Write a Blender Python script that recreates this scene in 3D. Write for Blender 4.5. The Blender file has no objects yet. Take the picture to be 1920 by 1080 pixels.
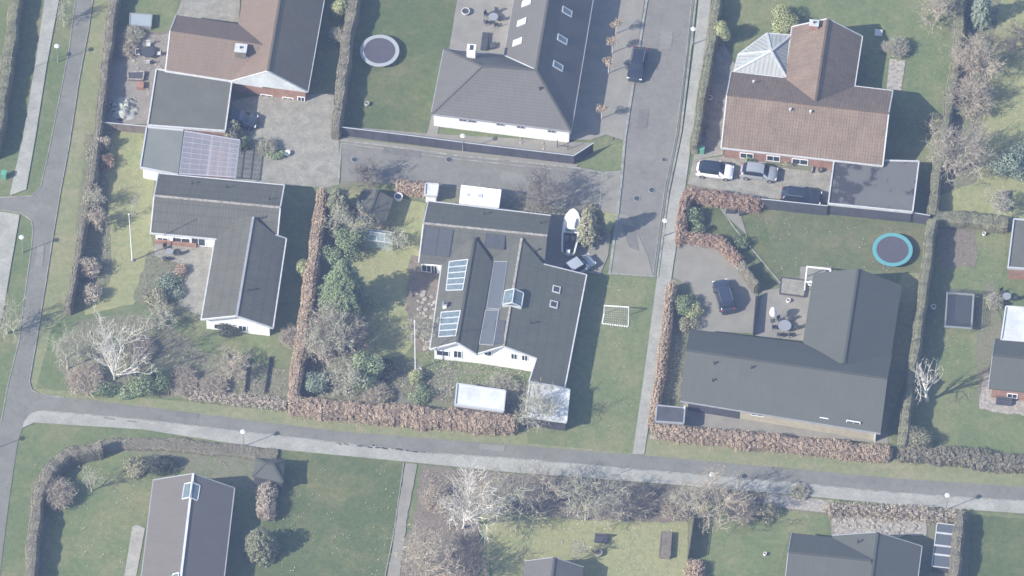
import bpy, math, random
import numpy as np
from mathutils import Vector, Matrix
C = bpy.context.scene.collection
SC = bpy.context.scene
R = math.radians
# ---------------------------------------------------------------- camera, sky, sun, exposure
TILT = R(34.0); DIST = 900.0; FPX = 16.5 * DIST
CAM = Vector((0, -DIST * math.sin(TILT), DIST * math.cos(TILT)))
FW = Vector((0, math.sin(TILT), -math.cos(TILT))); UPV = Vector((0, math.cos(TILT), math.sin(TILT)))
cd = bpy.data.cameras.new('camera'); co = bpy.data.objects.new('camera', cd); C.objects.link(co)
co.location = CAM; co.rotation_euler = (TILT, 0, 0)
cd.sensor_width = 36; cd.lens = FPX / 1920 * 36; cd.clip_start = 1; cd.clip_end = 3000
SC.camera = co
SUN_AZ = R(25.3)      # shadows fall this far north of east
SUN_EL = R(37)
w = bpy.data.worlds.new('World'); SC.world = w; w.use_nodes = True
nt = w.node_tree; nt.nodes.clear()
sky = nt.nodes.new('ShaderNodeTexSky'); sky.sky_type = 'NISHITA'; sky.sun_disc = False
sky.sun_elevation = SUN_EL
TO_SUN = Vector((-math.cos(SUN_AZ) * math.cos(SUN_EL), -math.sin(SUN_AZ) * math.cos(SUN_EL), math.sin(SUN_EL)))
sky.sun_rotation = math.atan2(TO_SUN.x, TO_SUN.y) % (2 * math.pi)
bg = nt.nodes.new('ShaderNodeBackground'); bg.inputs[1].default_value = 0.15
ow = nt.nodes.new('ShaderNodeOutputWorld')
nt.links.new(sky.outputs[0], bg.inputs[0]); nt.links.new(bg.outputs[0], ow.inputs[0])
sl = bpy.data.lights.new('sun', 'SUN'); sl.energy = 5.0; sl.angle = R(0.5); sl.color = (1, .95, .88)
so = bpy.data.objects.new('sun', sl); C.objects.link(so)
so.rotation_euler = TO_SUN.to_track_quat('Z', 'Y').to_euler(); so.location = (0, 0, 60)
SC.view_settings.view_transform = 'Standard'; SC.view_settings.look = 'None'
SC.view_settings.exposure = 0.65; SC.view_settings.gamma = 1
SC.cycles.use_denoising = True
SC.cycles.max_bounces = 6; SC.cycles.volume_bounces = 0; SC.cycles.transparent_max_bounces = 16
SC.cycles.diffuse_bounces = 3

# ---------------------------------------------------------------- photo pixel -> point on a level plane
def P(px, py, z=0.0):
    d = FW * FPX + Vector((1, 0, 0)) * (px - 960) + UPV * (540 - py)
    return CAM + d * ((z - CAM.z) / d.z)
def ray(px, py):
    return (FW * FPX + Vector((1, 0, 0)) * (px - 960) + UPV * (540 - py)).normalized()

# ---------------------------------------------------------------- object helpers
def thing(name, label, cat, loc=(0, 0, 0), rotz=0, group=None):
    o = bpy.data.objects.new(name, None); C.objects.link(o)
    o.location = loc; o.rotation_euler = (0, 0, rotz); o.empty_display_size = .3
    return tag(o, label, cat, group)
def tag(o, label, cat, group=None, kind=None):
    o['label'] = label; o['category'] = cat
    if group: o['group'] = group
    if kind: o['kind'] = kind
    return o
def link(name, me, mats, parent=None, sub=True):
    for m in (mats if isinstance(mats, (list, tuple)) else [mats]): me.materials.append(m)
    o = bpy.data.objects.new(name, me); C.objects.link(o)
    if parent is not None: o.parent = parent
    return o
class MB:
    def __init__(s): s.v = []; s.f = []; s.m = []; s.off = Vector((0, 0, 0))
    def face(s, pts, m=0):
        n = len(s.v); s.v += [tuple(p) for p in pts]; s.f.append(tuple(range(n, n + len(pts)))); s.m.append(m)
    def prism(s, pts, z0, z1, m=0, top=None, bottom=True):
        """level polygon pts (counter-clockwise seen from above) between z0 and z1"""
        pts = ccw(pts); n = len(pts); b = len(s.v)
        s.v += [(p[0], p[1], z0) for p in pts] + [(p[0], p[1], z1) for p in pts]
        for i in range(n):
            j = (i + 1) % n; s.f.append((b + i, b + j, b + n + j, b + n + i)); s.m.append(m)
        s.f.append(tuple(range(b + n, b + 2 * n))); s.m.append(m if top is None else top)
        if bottom: s.f.append(tuple(range(b + n - 1, b - 1, -1))); s.m.append(m)
    def box(s, c, size, rot=0, m=0, M=None):
        hx, hy, hz = size[0] / 2, size[1] / 2, size[2] / 2
        Mx = M if M is not None else Matrix.Rotation(rot, 3, 'Z')
        b = len(s.v)
        for x, y, z in ((-1,-1,-1),(1,-1,-1),(1,1,-1),(-1,1,-1),(-1,-1,1),(1,-1,1),(1,1,1),(-1,1,1)):
            s.v.append(tuple(Vector(c) + Mx @ Vector((x * hx, y * hy, z * hz))))
        for q in ((3,2,1,0),(4,5,6,7),(0,1,5,4),(1,2,6,5),(2,3,7,6),(3,0,4,7)):
            s.f.append(tuple(b + i for i in q)); s.m.append(m)
    def beam(s, a, b, wd, ht, m=0, up=(0, 0, 1)):
        a = Vector(a); b = Vector(b); d = (b - a); L = d.length
        if L < 1e-5: return
        x = d / L; u = Vector(up)
        y = u.cross(x)
        if y.length < 1e-4: y = Vector((1, 0, 0)).cross(x)
        y.normalize(); z = x.cross(y)
        M = Matrix((x, y, z)).transposed()
        s.box((a + b) / 2, (L, wd, ht), M=M, m=m)
    def tube(s, a, b, r0, r1=None, n=8, m=0, caps=True):
        a = Vector(a); b = Vector(b); r1 = r0 if r1 is None else r1
        d = (b - a).normalized(); u = d.orthogonal().normalized(); v = d.cross(u); k = len(s.v)
        for p, r in ((a, r0), (b, r1)):
            for i in range(n):
                t = 2 * math.pi * i / n; s.v.append(tuple(p + (u * math.cos(t) + v * math.sin(t)) * r))
        for i in range(n):
            j = (i + 1) % n; s.f.append((k + i, k + j, k + n + j, k + n + i)); s.m.append(m)
        if caps:
            s.f.append(tuple(range(k + n - 1, k - 1, -1))); s.m.append(m)
            s.f.append(tuple(range(k + n, k + 2 * n))); s.m.append(m)
    def lathe(s, c, prof, n=16, m=0, sx=1, sy=1):
        c = Vector(c); k = len(s.v)
        for r, z in prof:
            for i in range(n):
                t = 2 * math.pi * i / n; s.v.append((c.x + r * sx * math.cos(t), c.y + r * sy * math.sin(t), c.z + z))
        for q in range(len(prof) - 1):
            for i in range(n):
                j = (i + 1) % n
                s.f.append((k + q * n + i, k + q * n + j, k + (q + 1) * n + j, k + (q + 1) * n + i)); s.m.append(m)
    def ring(s, c, r0, r1, z0, z1, n=40, m=0):
        prof = [(r0, z0), (r1, z0), (r1, z1), (r0, z1), (r0, z0)]; s.lathe(c, prof, n, m)
    def build(s, name, mats, parent=None, smooth=False, world=True):
        off = parent_off(parent) if (parent is not None and world) else Vector((0, 0, 0))
        me = bpy.data.meshes.new(name)
        me.from_pydata([(x - off.x, y - off.y, z - off.z) for x, y, z in s.v], [], s.f)
        if any(s.m): me.polygons.foreach_set('material_index', s.m)
        if smooth: me.polygons.foreach_set('use_smooth', [True] * len(s.f))
        me.update()
        return link(name, me, mats, parent)
def parent_off(p):
    v = Vector((0, 0, 0))
    while p is not None: v += p.location; p = p.parent
    return v
def area2(pts):
    return sum(pts[i][0] * pts[(i + 1) % len(pts)][1] - pts[(i + 1) % len(pts)][0] * pts[i][1] for i in range(len(pts)))
def ccw(pts): return list(pts) if area2(pts) > 0 else list(reversed(pts))
def offset_poly(pts, d):
    """inset a polygon by d (positive goes inward)"""
    pts = [Vector((p[0], p[1])) for p in ccw(pts)]; n = len(pts); out = []
    for i in range(n):
        a, b, c = pts[i - 1], pts[i], pts[(i + 1) % n]
        e1 = (b - a).normalized(); e2 = (c - b).normalized()
        n1 = Vector((-e1.y, e1.x)); n2 = Vector((-e2.y, e2.x))
        k = 1 + n1.dot(n2)
        out.append(b + (n1 + n2) * (d / max(k, .25)))
    return out
def numpy_mesh(name, V, F, mats, parent=None, smooth=False):
    """V (n,3) float, F (m,k) int, every face with k corners"""
    me = bpy.data.meshes.new(name); k = F.shape[1]
    me.vertices.add(len(V)); me.vertices.foreach_set('co', V.astype(np.float32).ravel())
    me.loops.add(F.size); me.loops.foreach_set('vertex_index', F.astype(np.int32).ravel())
    me.polygons.add(len(F)); me.polygons.foreach_set('loop_start', np.arange(0, F.size, k, dtype=np.int32))
    me.update(calc_edges=True)
    if smooth: me.polygons.foreach_set('use_smooth', np.ones(len(F), bool))
    return link(name, me, mats, parent)

# ---------------------------------------------------------------- materials
def nodes(name):
    m = bpy.data.materials.new(name); m.use_nodes = True; t = m.node_tree
    return m, t, t.nodes['Principled BSDF']
def N(t, kind, **kw):
    n = t.nodes.new(kind)
    for k, v in kw.items():
        if k in n.inputs.keys(): n.inputs[k].default_value = v
        else: setattr(n, k, v)
    return n
def noise(t, co, scale, detail=3, rough=.6, dist=0):
    n = N(t, 'ShaderNodeTexNoise'); n.inputs['Scale'].default_value = scale; n.inputs['Detail'].default_value = detail
    n.inputs['Roughness'].default_value = rough; n.inputs['Distortion'].default_value = dist
    t.links.new(co, n.inputs['Vector']); return n.outputs['Fac']
def ramp(t, fac, stops):
    r = N(t, 'ShaderNodeValToRGB'); e = r.color_ramp.elements
    while len(e) < len(stops): e.new(.5)
    for i, (p, c) in enumerate(stops):
        e[i].position = p; e[i].color = (*c, 1) if len(c) == 3 else c
    t.links.new(fac, r.inputs[0]); return r.outputs[0]
def mixc(t, a, b, fac, mode='MIX'):
    n = t.nodes.new('ShaderNodeMix'); n.data_type = 'RGBA'; n.blend_type = mode
    for s, i in ((fac, 0), (a, 6), (b, 7)):
        if isinstance(s, (int, float)): n.inputs[i].default_value = s
        elif isinstance(s, tuple): n.inputs[i].default_value = (*s, 1)
        else: t.links.new(s, n.inputs[i])
    return n.outputs[2]
def sc(c, k): return tuple(min(1, x * k) for x in c)
def mat(name, c, var=.25, scale=.6, fine=12, fvar=.15, rough=.85, c2=None, bump=0, spec=.3, metal=0, stops=None):
    """colour varied by a broad and a fine noise"""
    m, t, b = nodes(name)
    tc = N(t, 'ShaderNodeTexCoord').outputs['Object']
    geo = N(t, 'ShaderNodeNewGeometry').outputs['Position']
    big = noise(t, geo, scale, 5, .62)
    lo = sc(c, 1 - var); hi = c2 if c2 else sc(c, 1 + var)
    col = ramp(t, big, stops or [(.32, lo), (.68, hi)])
    f = noise(t, geo, fine, 3, .7)
    fc = ramp(t, f, [(.3, (1 - fvar,) * 3), (.7, (1 + fvar * .0,) * 3)])
    col = mixc(t, col, fc, 1.0, 'MULTIPLY')
    t.links.new(col, b.inputs['Base Color'])
    b.inputs['Roughness'].default_value = rough; b.inputs['Metallic'].default_value = metal
    b.inputs['Specular IOR Level'].default_value = spec
    if bump:
        bn = N(t, 'ShaderNodeBump'); bn.inputs['Strength'].default_value = bump; bn.inputs['Distance'].default_value = .08
        t.links.new(f, bn.inputs['Height']); t.links.new(bn.outputs[0], b.inputs['Normal'])
    return m
def plain(name, c, rough=.5, metal=0, spec=.5, coat=0):
    m, t, b = nodes(name)
    tc = N(t, 'ShaderNodeTexCoord').outputs['Object']
    f = noise(t, tc, 6, 2)
    col = ramp(t, f, [(.3, sc(c, .93)), (.7, sc(c, 1.05))])
    t.links.new(col, b.inputs['Base Color'])
    b.inputs['Roughness'].default_value = rough; b.inputs['Metallic'].default_value = metal
    b.inputs['Specular IOR Level'].default_value = spec; b.inputs['Coat Weight'].default_value = coat
    return m
def roofmat(name, c, rib=.35, course=1.2, ribs=.12, courses=.12, patch=.18, rough=.8, moss=None, axis='u', speck=.1, spec=.3):
    """uses the roof's UV in metres: u along the eave, v down the slope"""
    m, t, b = nodes(name)
    uv = N(t, 'ShaderNodeUVMap').outputs[0]
    sx = N(t, 'ShaderNodeSeparateXYZ'); t.links.new(uv, sx.inputs[0])
    def saw(o, per, width, amt):
        a = N(t, 'ShaderNodeMath', operation='DIVIDE'); t.links.new(o, a.inputs[0]); a.inputs[1].default_value = per
        f = N(t, 'ShaderNodeMath', operation='FRACT'); t.links.new(a.outputs[0], f.inputs[0])
        return ramp(t, f.outputs[0], [(0, (1 - amt,) * 3), (width, (1 - amt,) * 3), (min(.98, width + .2), (1, 1, 1)), (1, (1, 1, 1))])
    geo = N(t, 'ShaderNodeNewGeometry').outputs['Position']
    big = noise(t, geo, .45, 6, .75)
    col = ramp(t, big, [(.3, sc(c, 1 - patch)), (.7, sc(c, 1 + patch))])
    mp = N(t, 'ShaderNodeMapping'); mp.inputs['Scale'].default_value = (3.2, .35, 1); t.links.new(uv, mp.inputs[0])
    st = noise(t, mp.outputs[0], 1, 3)
    col = mixc(t, col, ramp(t, st, [(.3, (1 - patch * 1.1,) * 3), (.65, (1.04,) * 3)]), 1.0, 'MULTIPLY')
    if ribs: col = mixc(t, col, saw(sx.outputs[0], rib, .2, ribs), 1.0, 'MULTIPLY')
    if courses: col = mixc(t, col, saw(sx.outputs[1], course, .06, courses), 1.0, 'MULTIPLY')
    fn = noise(t, geo, 5, 4, .8)
    if moss:
        mk = ramp(t, fn, [(.55, (0, 0, 0)), (.68, (1, 1, 1))])
        col = mixc(t, col, moss, mk)
    if speck:
        f2 = noise(t, geo, 11, 2, .8)
        col = mixc(t, col, ramp(t, f2, [(.35, (1 - speck * 2,) * 3), (.65, (1, 1, 1))]), 1.0, 'MULTIPLY')
    t.links.new(col, b.inputs['Base Color']); b.inputs['Roughness'].default_value = rough
    b.inputs['Specular IOR Level'].default_value = spec
    return m
def leafmat(name, c, var=.35, rough=.7, c2=None):
    """each leaf or twig its own tone of the plant's colour"""
    m, t, b = nodes(name)
    g = N(t, 'ShaderNodeNewGeometry')
    c2 = c2 or sc(c, 1 + var)
    col = ramp(t, g.outputs['Random Per Island'], [(0, sc(c, 1 - var)), (.55, c), (1, c2)])
    big = noise(t, g.outputs['Position'], .9, 3)
    col = mixc(t, col, ramp(t, big, [(.3, (.8,) * 3), (.7, (1, 1, 1))]), 1.0, 'MULTIPLY')
    t.links.new(col, b.inputs['Base Color']); b.inputs['Roughness'].default_value = rough
    b.inputs['Specular IOR Level'].default_value = .2
    return m
def glassmat(name, c=(.03, .04, .05), rough=.08):
    m, t, b = nodes(name)
    tc = N(t, 'ShaderNodeTexCoord').outputs['Object']
    t.links.new(ramp(t, noise(t, tc, 2), [(.3, sc(c, .7)), (.7, sc(c, 1.3))]), b.inputs['Base Color'])
    b.inputs['Roughness'].default_value = rough; b.inputs['Specular IOR Level'].default_value = .6
    return m
M = {}
def GR(name, a, b, c, s=.25):
    m, t, bs = nodes(name); geo = N(t, 'ShaderNodeNewGeometry').outputs['Position']
    col = ramp(t, noise(t, geo, s, 6, .7, .6), [(.3, a), (.5, b), (.68, c)])
    worn = ramp(t, noise(t, geo, .12, 4, .75), [(.48, (0, 0, 0)), (.68, (.65,) * 3)])
    col = mixc(t, col, tuple((x + y) * .62 for x, y in zip(c, (.19, .16, .09))), worn)
    sp = ramp(t, noise(t, geo, 1.6, 4, .8), [(.35, (.86, .88, .84)), (.62, (1.16, 1.13, 1.1))])
    col = mixc(t, col, sp, 1.0, 'MULTIPLY')
    f = noise(t, geo, 7, 4, .8); col = mixc(t, col, ramp(t, f, [(.3, (.72,) * 3), (.66, (1.08,) * 3)]), 1.0, 'MULTIPLY')
    t.links.new(col, bs.inputs['Base Color']); bs.inputs['Roughness'].default_value = .95; bs.inputs['Specular IOR Level'].default_value = .1
    bn = N(t, 'ShaderNodeBump'); bn.inputs['Strength'].default_value = .5; bn.inputs['Distance'].default_value = .08
    t.links.new(f, bn.inputs['Height']); t.links.new(bn.outputs[0], bs.inputs['Normal']); return m
M['ground'] = GR('rough_grass', (.135, .158, .082), (.12, .155, .072), (.17, .178, .098))
M['verge'] = GR('verge_grass', (.215, .22, .125), (.19, .21, .11), (.25, .235, .15), .35)
M['lawn'] = GR('green_lawn', (.085, .112, .05), (.096, .124, .054), (.115, .13, .06), .3)
M['lawn2'] = GR('olive_lawn', (.125, .132, .072), (.112, .135, .066), (.14, .143, .08), .22)
M['lawn3'] = GR('fresh_lawn', (.118, .152, .072), (.142, .174, .082), (.178, .188, .098), .3)
M['mossy'] = GR('mossy_lawn', (.235, .255, .12), (.27, .27, .14), (.21, .24, .115), .4)
M['soil'] = mat('garden_soil', (.12, .085, .065), scale=1.2, stops=[(.3, (.15, .125, .095)), (.5, (.23, .19, .15)), (.7, (.165, .17, .1))], fine=6, fvar=.45, bump=.6)
M['bed'] = mat('planting_bed', (.14, .12, .08), scale=.9, stops=[(.36, (.15, .17, .085)), (.5, (.215, .2, .14)), (.58, (.165, .19, .095)), (.72, (.2, .185, .13))], fine=6, fvar=.4, bump=.6)
def asphalt(name, c):
    m, t, bs = nodes(name); geo = N(t, 'ShaderNodeNewGeometry').outputs['Position']
    col = ramp(t, noise(t, geo, .3, 6, .7), [(.3, sc(c, .82)), (.7, sc(c, 1.08))])
    vo = N(t, 'ShaderNodeTexVoronoi', feature='DISTANCE_TO_EDGE'); vo.inputs['Scale'].default_value = .16; ds = N(t, 'ShaderNodeVectorMath', operation='ADD')
    nz = N(t, 'ShaderNodeTexNoise'); nz.inputs['Scale'].default_value = .5; t.links.new(geo, nz.inputs['Vector']); mu = N(t, 'ShaderNodeVectorMath', operation='SCALE'); mu.inputs['Scale'].default_value = 4
    t.links.new(nz.outputs['Color'], mu.inputs[0]); t.links.new(geo, ds.inputs[0]); t.links.new(mu.outputs[0], ds.inputs[1]); t.links.new(ds.outputs[0], vo.inputs['Vector'])
    col = mixc(t, col, ramp(t, vo.outputs['Distance'], [(0, (.88,) * 3), (.006, (.9,) * 3), (.01, (1, 1, 1))]), 1.0, 'MULTIPLY')
    col = mixc(t, col, ramp(t, noise(t, geo, 1.4, 5, .8), [(.32, (.86,) * 3), (.6, (1.05,) * 3)]), 1.0, 'MULTIPLY')
    col = mixc(t, col, ramp(t, noise(t, geo, 12, 3, .8), [(.3, (.85,) * 3), (.7, (1.05,) * 3)]), 1.0, 'MULTIPLY')
    t.links.new(col, bs.inputs['Base Color']); bs.inputs['Roughness'].default_value = .9; return m
M['asphalt'] = asphalt('asphalt', (.18, .176, .15)); M['asphalt2'] = asphalt('old_asphalt', (.192, .183, .156))
M['paving'] = mat('pavement_slabs', (.33, .325, .285), .16, .45, 5, .28, .9)
M['gravel'] = mat('gravel', (.3, .285, .235), .2, .9, 7, .4, .95, bump=.3)
M['cpav'] = mat('concrete_paving', (.225, .212, .175), .1, .6, 9, .1, .9)
M['dpav'] = mat('grey_paving', (.24, .225, .19), .12, .6, 8, .16, .9)
M['kerb'] = mat('kerb_concrete', (.3, .3, .26), .3, 1, 5, .4, .9)
M['stone'] = mat('pale_stone', (.36, .33, .28), .35, 2.5, 6, .4, .9)
M['white'] = plain('white_paint', (.8, .8, .8), .5)
M['wwall'] = mat('white_render', (.8, .8, .79), .06, .8, 5, .06, .8)
M['trim'] = mat('pale_trim', (.5, .5, .49), .12, 1.5, 5, .15, .6)
M['dtrim'] = mat('grey_trim', (.3, .3, .31), .12, 1.5, 5, .15, .6)
M['brick'] = mat('red_brick', (.33, .19, .135), .18, 1.5, 9, .3, .9)
M['cream'] = mat('cream_brick', (.42, .38, .28), .1, 1.5, 9, .2, .9)
M['wood'] = mat('weathered_wood', (.2, .17, .14), .25, 1.5, 8, .3, .85)
M['dwood'] = mat('dark_painted_wood', (.075, .075, .085), .2, .8, 6, .25, .8)
M['black'] = plain('black_plastic', (.02, .02, .022), .5)
M['dark'] = plain('dark_grey_plastic', (.05, .052, .055), .55)
M['grey'] = plain('grey_metal', (.32, .33, .34), .45, .3)
M['lgrey'] = plain('light_grey_metal', (.52, .53, .54), .4, .2)
M['glass'] = glassmat('window_glass'); M['bglass'] = glassmat('blue_roof_glass', (.12, .155, .17), .4)
M['panel'] = plain('solar_cell', (.078, .08, .084), .35, .1, .4)
M['slate'] = plain('dull_collector', (.092, .102, .112), .45)
M['rubber'] = plain('tyre_rubber', (.018, .018, .018), .85, 0, .2)
M['rim'] = plain('alloy_rim', (.45, .45, .46), .35, .8)
M['lamp'] = plain('headlamp_glass', (.75, .78, .8), .12)
M['red'] = plain('tail_lamp', (.3, .02, .02), .2)
M['r_grey'] = roofmat('fibre_cement_roof', (.114, .112, .09), .35, 1.15, .16, .16, .13)
M['r_grey2'] = roofmat('dark_fibre_roof', (.108, .109, .087), .3, 1.15, .1, .12, .1)
M['r_slate'] = roofmat('slate_grey_tiles', (.13, .124, .113), .3, .36, .06, .22, .06, rough=.7)
M['r_anthr'] = roofmat('anthracite_tiles', (.083, .087, .073), .3, .4, .12, .06, .05, rough=.7, speck=.04)
M['r_red'] = roofmat('weathered_red_tiles', (.225, .162, .115), .32, .42, .3, .18, .2, moss=(.24, .235, .185))
M['r_red2'] = roofmat('smooth_red_tiles', (.19, .14, .105), .32, .42, .12, .14, .08)
M['r_black'] = roofmat('black_tiles', (.17, .145, .105), .3, .4, .2, .12, .1, moss=(.12, .12, .12))
M['felt'] = mat('roofing_felt', (.115, .115, .092), .1, .5, 4, .1, .85)
M['felt2'] = mat('pale_roofing_felt', (.17, .178, .155), .08, .4, 4, .06, .85)
M['puddle'] = mat('felt_with_damp_patches', (.16, .16, .17), scale=.33, stops=[(.46, (.045, .044, .05)), (.5, (.118, .117, .11)), (.8, (.138, .136, .124))], fine=4, fvar=.08)
M['alu'] = mat('white_metal_sheet', (.56, .575, .57), .16, .5, 3, .14, .5)
M['beech'] = leafmat('dry_beech_leaves', (.5, .375, .26), .4, c2=(.64, .53, .4))
M['beechd'] = leafmat('dark_beech_leaves', (.46, .315, .225), .4, c2=(.58, .44, .32))
M['privet'] = leafmat('clipped_privet', (.27, .265, .17), .3)
M['privet2'] = leafmat('grey_clipped_hedge', (.28, .255, .185), .3)
M['evergreen'] = leafmat('evergreen_leaves', (.2, .25, .13), .5)
M['green'] = leafmat('glossy_green_leaves', (.27, .33, .18), .5)
M['bluegreen'] = leafmat('blue_green_leaves', (.25, .3, .22), .4)
M['conifer'] = leafmat('conifer_needles', (.225, .23, .14), .45)
M['olive'] = leafmat('olive_leaves', (.33, .315, .2), .45)
M['lime'] = leafmat('lime_green_leaves', (.38, .4, .19), .35)
M['darkleaf'] = leafmat('dark_leaves', (.09, .095, .075), .5)
M['twig'] = leafmat('brown_twigs', (.47, .41, .32), .35)
M['twigp'] = leafmat('pinkish_twigs', (.5, .43, .33), .35)
M['twigg'] = leafmat('grey_green_twigs', (.47, .45, .34), .35)
M['twigd'] = leafmat('dark_twigs', (.22, .19, .16), .35)
M['birch'] = leafmat('pale_bark', (.72, .68, .6), .2)
M['bark'] = mat('bark', (.14, .11, .085), .3, 3, 10, .3, .95)

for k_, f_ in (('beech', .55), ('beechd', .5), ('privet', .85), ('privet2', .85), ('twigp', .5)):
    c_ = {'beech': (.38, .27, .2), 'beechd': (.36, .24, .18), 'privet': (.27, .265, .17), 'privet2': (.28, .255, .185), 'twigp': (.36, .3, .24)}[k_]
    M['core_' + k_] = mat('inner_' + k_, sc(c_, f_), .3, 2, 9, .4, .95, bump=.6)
# ---------------------------------------------------------------- foliage
rng = np.random.default_rng(7)
def card_mesh(cen, nrm, size, asp=.7):
    n = len(cen)
    nrm = nrm / np.maximum(np.linalg.norm(nrm, axis=1, keepdims=True), 1e-6)
    a = rng.normal(size=(n, 3)); u = np.cross(nrm, a); u /= np.maximum(np.linalg.norm(u, axis=1, keepdims=True), 1e-6)
    v = np.cross(nrm, u)
    s = size[:, None]
    V = np.stack([cen - u * s * .5, cen - v * s * .5 * asp, cen + u * s * .5, cen + v * s * .5 * asp], 1).reshape(-1, 3)
    F = np.arange(n * 4).reshape(n, 4)
    return V, F
def seg_mesh(S):
    """S rows: p0(3) p1(3) r0 r1 -> three sided twigs"""
    S = np.asarray(S); p0 = S[:, 0:3]; p1 = S[:, 3:6]; d = p1 - p0
    d /= np.maximum(np.linalg.norm(d, axis=1, keepdims=True), 1e-6)
    a = np.where(np.abs(d[:, 2:3]) < .9, np.array([[0, 0, 1.]]), np.array([[1., 0, 0]]))
    u = np.cross(d, a); u /= np.linalg.norm(u, axis=1, keepdims=True); v = np.cross(d, u)
    rows = []
    for p, r in ((p0, S[:, 6:7]), (p1, S[:, 7:8])):
        for k in range(3):
            t = 2 * math.pi * k / 3; rows.append(p + (u * math.cos(t) + v * math.sin(t)) * r)
    V = np.stack(rows, 1).reshape(-1, 3); n = len(S); b = np.arange(n)[:, None] * 6
    F = np.concatenate([b + np.array([[0, 1, 4, 3]]), b + np.array([[1, 2, 5, 4]]), b + np.array([[2, 0, 3, 5]])], 0)
    return V, F
def join(parts):
    Vs, Fs, o = [], [], 0
    for V, F in parts: Vs.append(V); Fs.append(F + o); o += len(V)
    return np.concatenate(Vs), np.concatenate(Fs)
def grow(r, h, spread, counts=(8, 6, 5, 3), trunk=.35, r0=.14, upb=.5, droop=0, lens=None, ang=(30, 60)):
    """branching skeleton of height h (m) in local space; returns trunk segments, crown segments"""
    lens = lens or (.62, .36, .2, .11)
    tr, cr = [], []
    def branch(p, d, L, rad, lvl):
        k = 4 if lvl <= 1 else (3 if lvl == 2 else 2); pts = [p.copy()]; dd = d.copy()
        for i in range(k):
            dd = dd + r.normal(size=3) * (.1 + .07 * lvl)
            dd[2] += upb * .12 - droop * .06 * i; dd /= np.linalg.norm(dd)
            pts.append(pts[-1] + dd * (L / k))
        for i in range(k):
            ra = rad * (1 - .75 * i / k); rb = rad * (1 - .75 * (i + 1) / k)
            (tr if lvl == 0 else cr).append([*pts[i], *pts[i + 1], ra, rb])
        if lvl >= len(counts): return
        for c in range(counts[lvl]):
            f = (.35 + .65 * (c + .5) / counts[lvl]) if lvl == 0 else r.uniform(.2, 1)
            q = f * k; i = min(k - 1, int(q)); base = pts[i] + (pts[i + 1] - pts[i]) * (q - i)
            dd2 = pts[i + 1] - pts[i]; dd2 /= np.linalg.norm(dd2)
            an = math.radians(r.uniform(*ang)); az = r.uniform(0, 2 * math.pi) if lvl else c * 2.4 + r.uniform(-.4, .4)
            a = np.array([0, 0, 1.]) if abs(dd2[2]) < .9 else np.array([1., 0, 0])
            u = np.cross(dd2, a); u /= np.linalg.norm(u); v = np.cross(dd2, u)
            nd = dd2 * math.cos(an) + (u * math.cos(az) + v * math.sin(az)) * math.sin(an)
            branch(base, nd, h * lens[lvl] * r.uniform(.7, 1.15) * (1.1 - .35 * f if lvl == 0 else 1), max(.023, rad * (.62 if lvl == 0 else .5) * (1 - .4 * f)), lvl + 1)
    branch(np.zeros(3), np.array([0, 0, 1.]), h * trunk, r0, 0)
    T = np.array(tr); Cc = np.array(cr)
    zmax = max(T[:, 5].max(), Cc[:, 5].max()); rad = np.percentile(np.hypot(Cc[:, 3], Cc[:, 4]), 97)
    for A in (T, Cc):
        A[:, [2, 5]] *= h / zmax
        A[:, [0, 1, 3, 4]] *= spread / rad
    return T, Cc
def bare_tree(px, py, h, spread, label, mt='twig', seed=1, group=None, trunkmat=None, cat='tree', name='bare_tree', leaves=0, leafm=None, z=0, **kw):
    r = np.random.default_rng(seed); p = P(px, py, z)
    T, Cc = grow(r, h, spread, **kw)
    root = thing(name, label, cat, p, 0, group)
    V, F = seg_mesh(T); numpy_mesh('trunk', V, F, M[trunkmat or mt], root)
    V, F = seg_mesh(Cc)
    if leaves:
        i = r.integers(0, len(Cc), leaves); c = Cc[i, 3:6] + r.normal(size=(leaves, 3)) * .12
        V2, F2 = card_mesh(c, r.normal(size=(leaves, 3)), r.uniform(.08, .17, leaves))
        V, F = join([(V, F), (V2, F2)])
    numpy_mesh('crown', V, F, M[mt] if not leafm else M[leafm], root)
    return root
def blob_points(r, n, rx, ry, rz, lobes=9, shell=.75, bottom=-.5):
    """points spread through a lumpy crown, with outward directions"""
    d = r.normal(size=(lobes, 3)); d /= np.linalg.norm(d, axis=1, keepdims=True)
    d[:, 2] = np.maximum(d[:, 2], bottom)
    lc = d * r.uniform(.42, .72, (lobes, 1)); lr = r.uniform(.36, .54, lobes)
    i = r.integers(0, lobes, n); o = r.normal(size=(n, 3)); o /= np.linalg.norm(o, axis=1, keepdims=True)
    rad = lr[i] * r.uniform(shell, 1.08, n)
    q = lc[i] + o * rad[:, None]
    S = np.array([rx, ry, rz]) * 1.18; return q * S, o + q * .6
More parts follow.
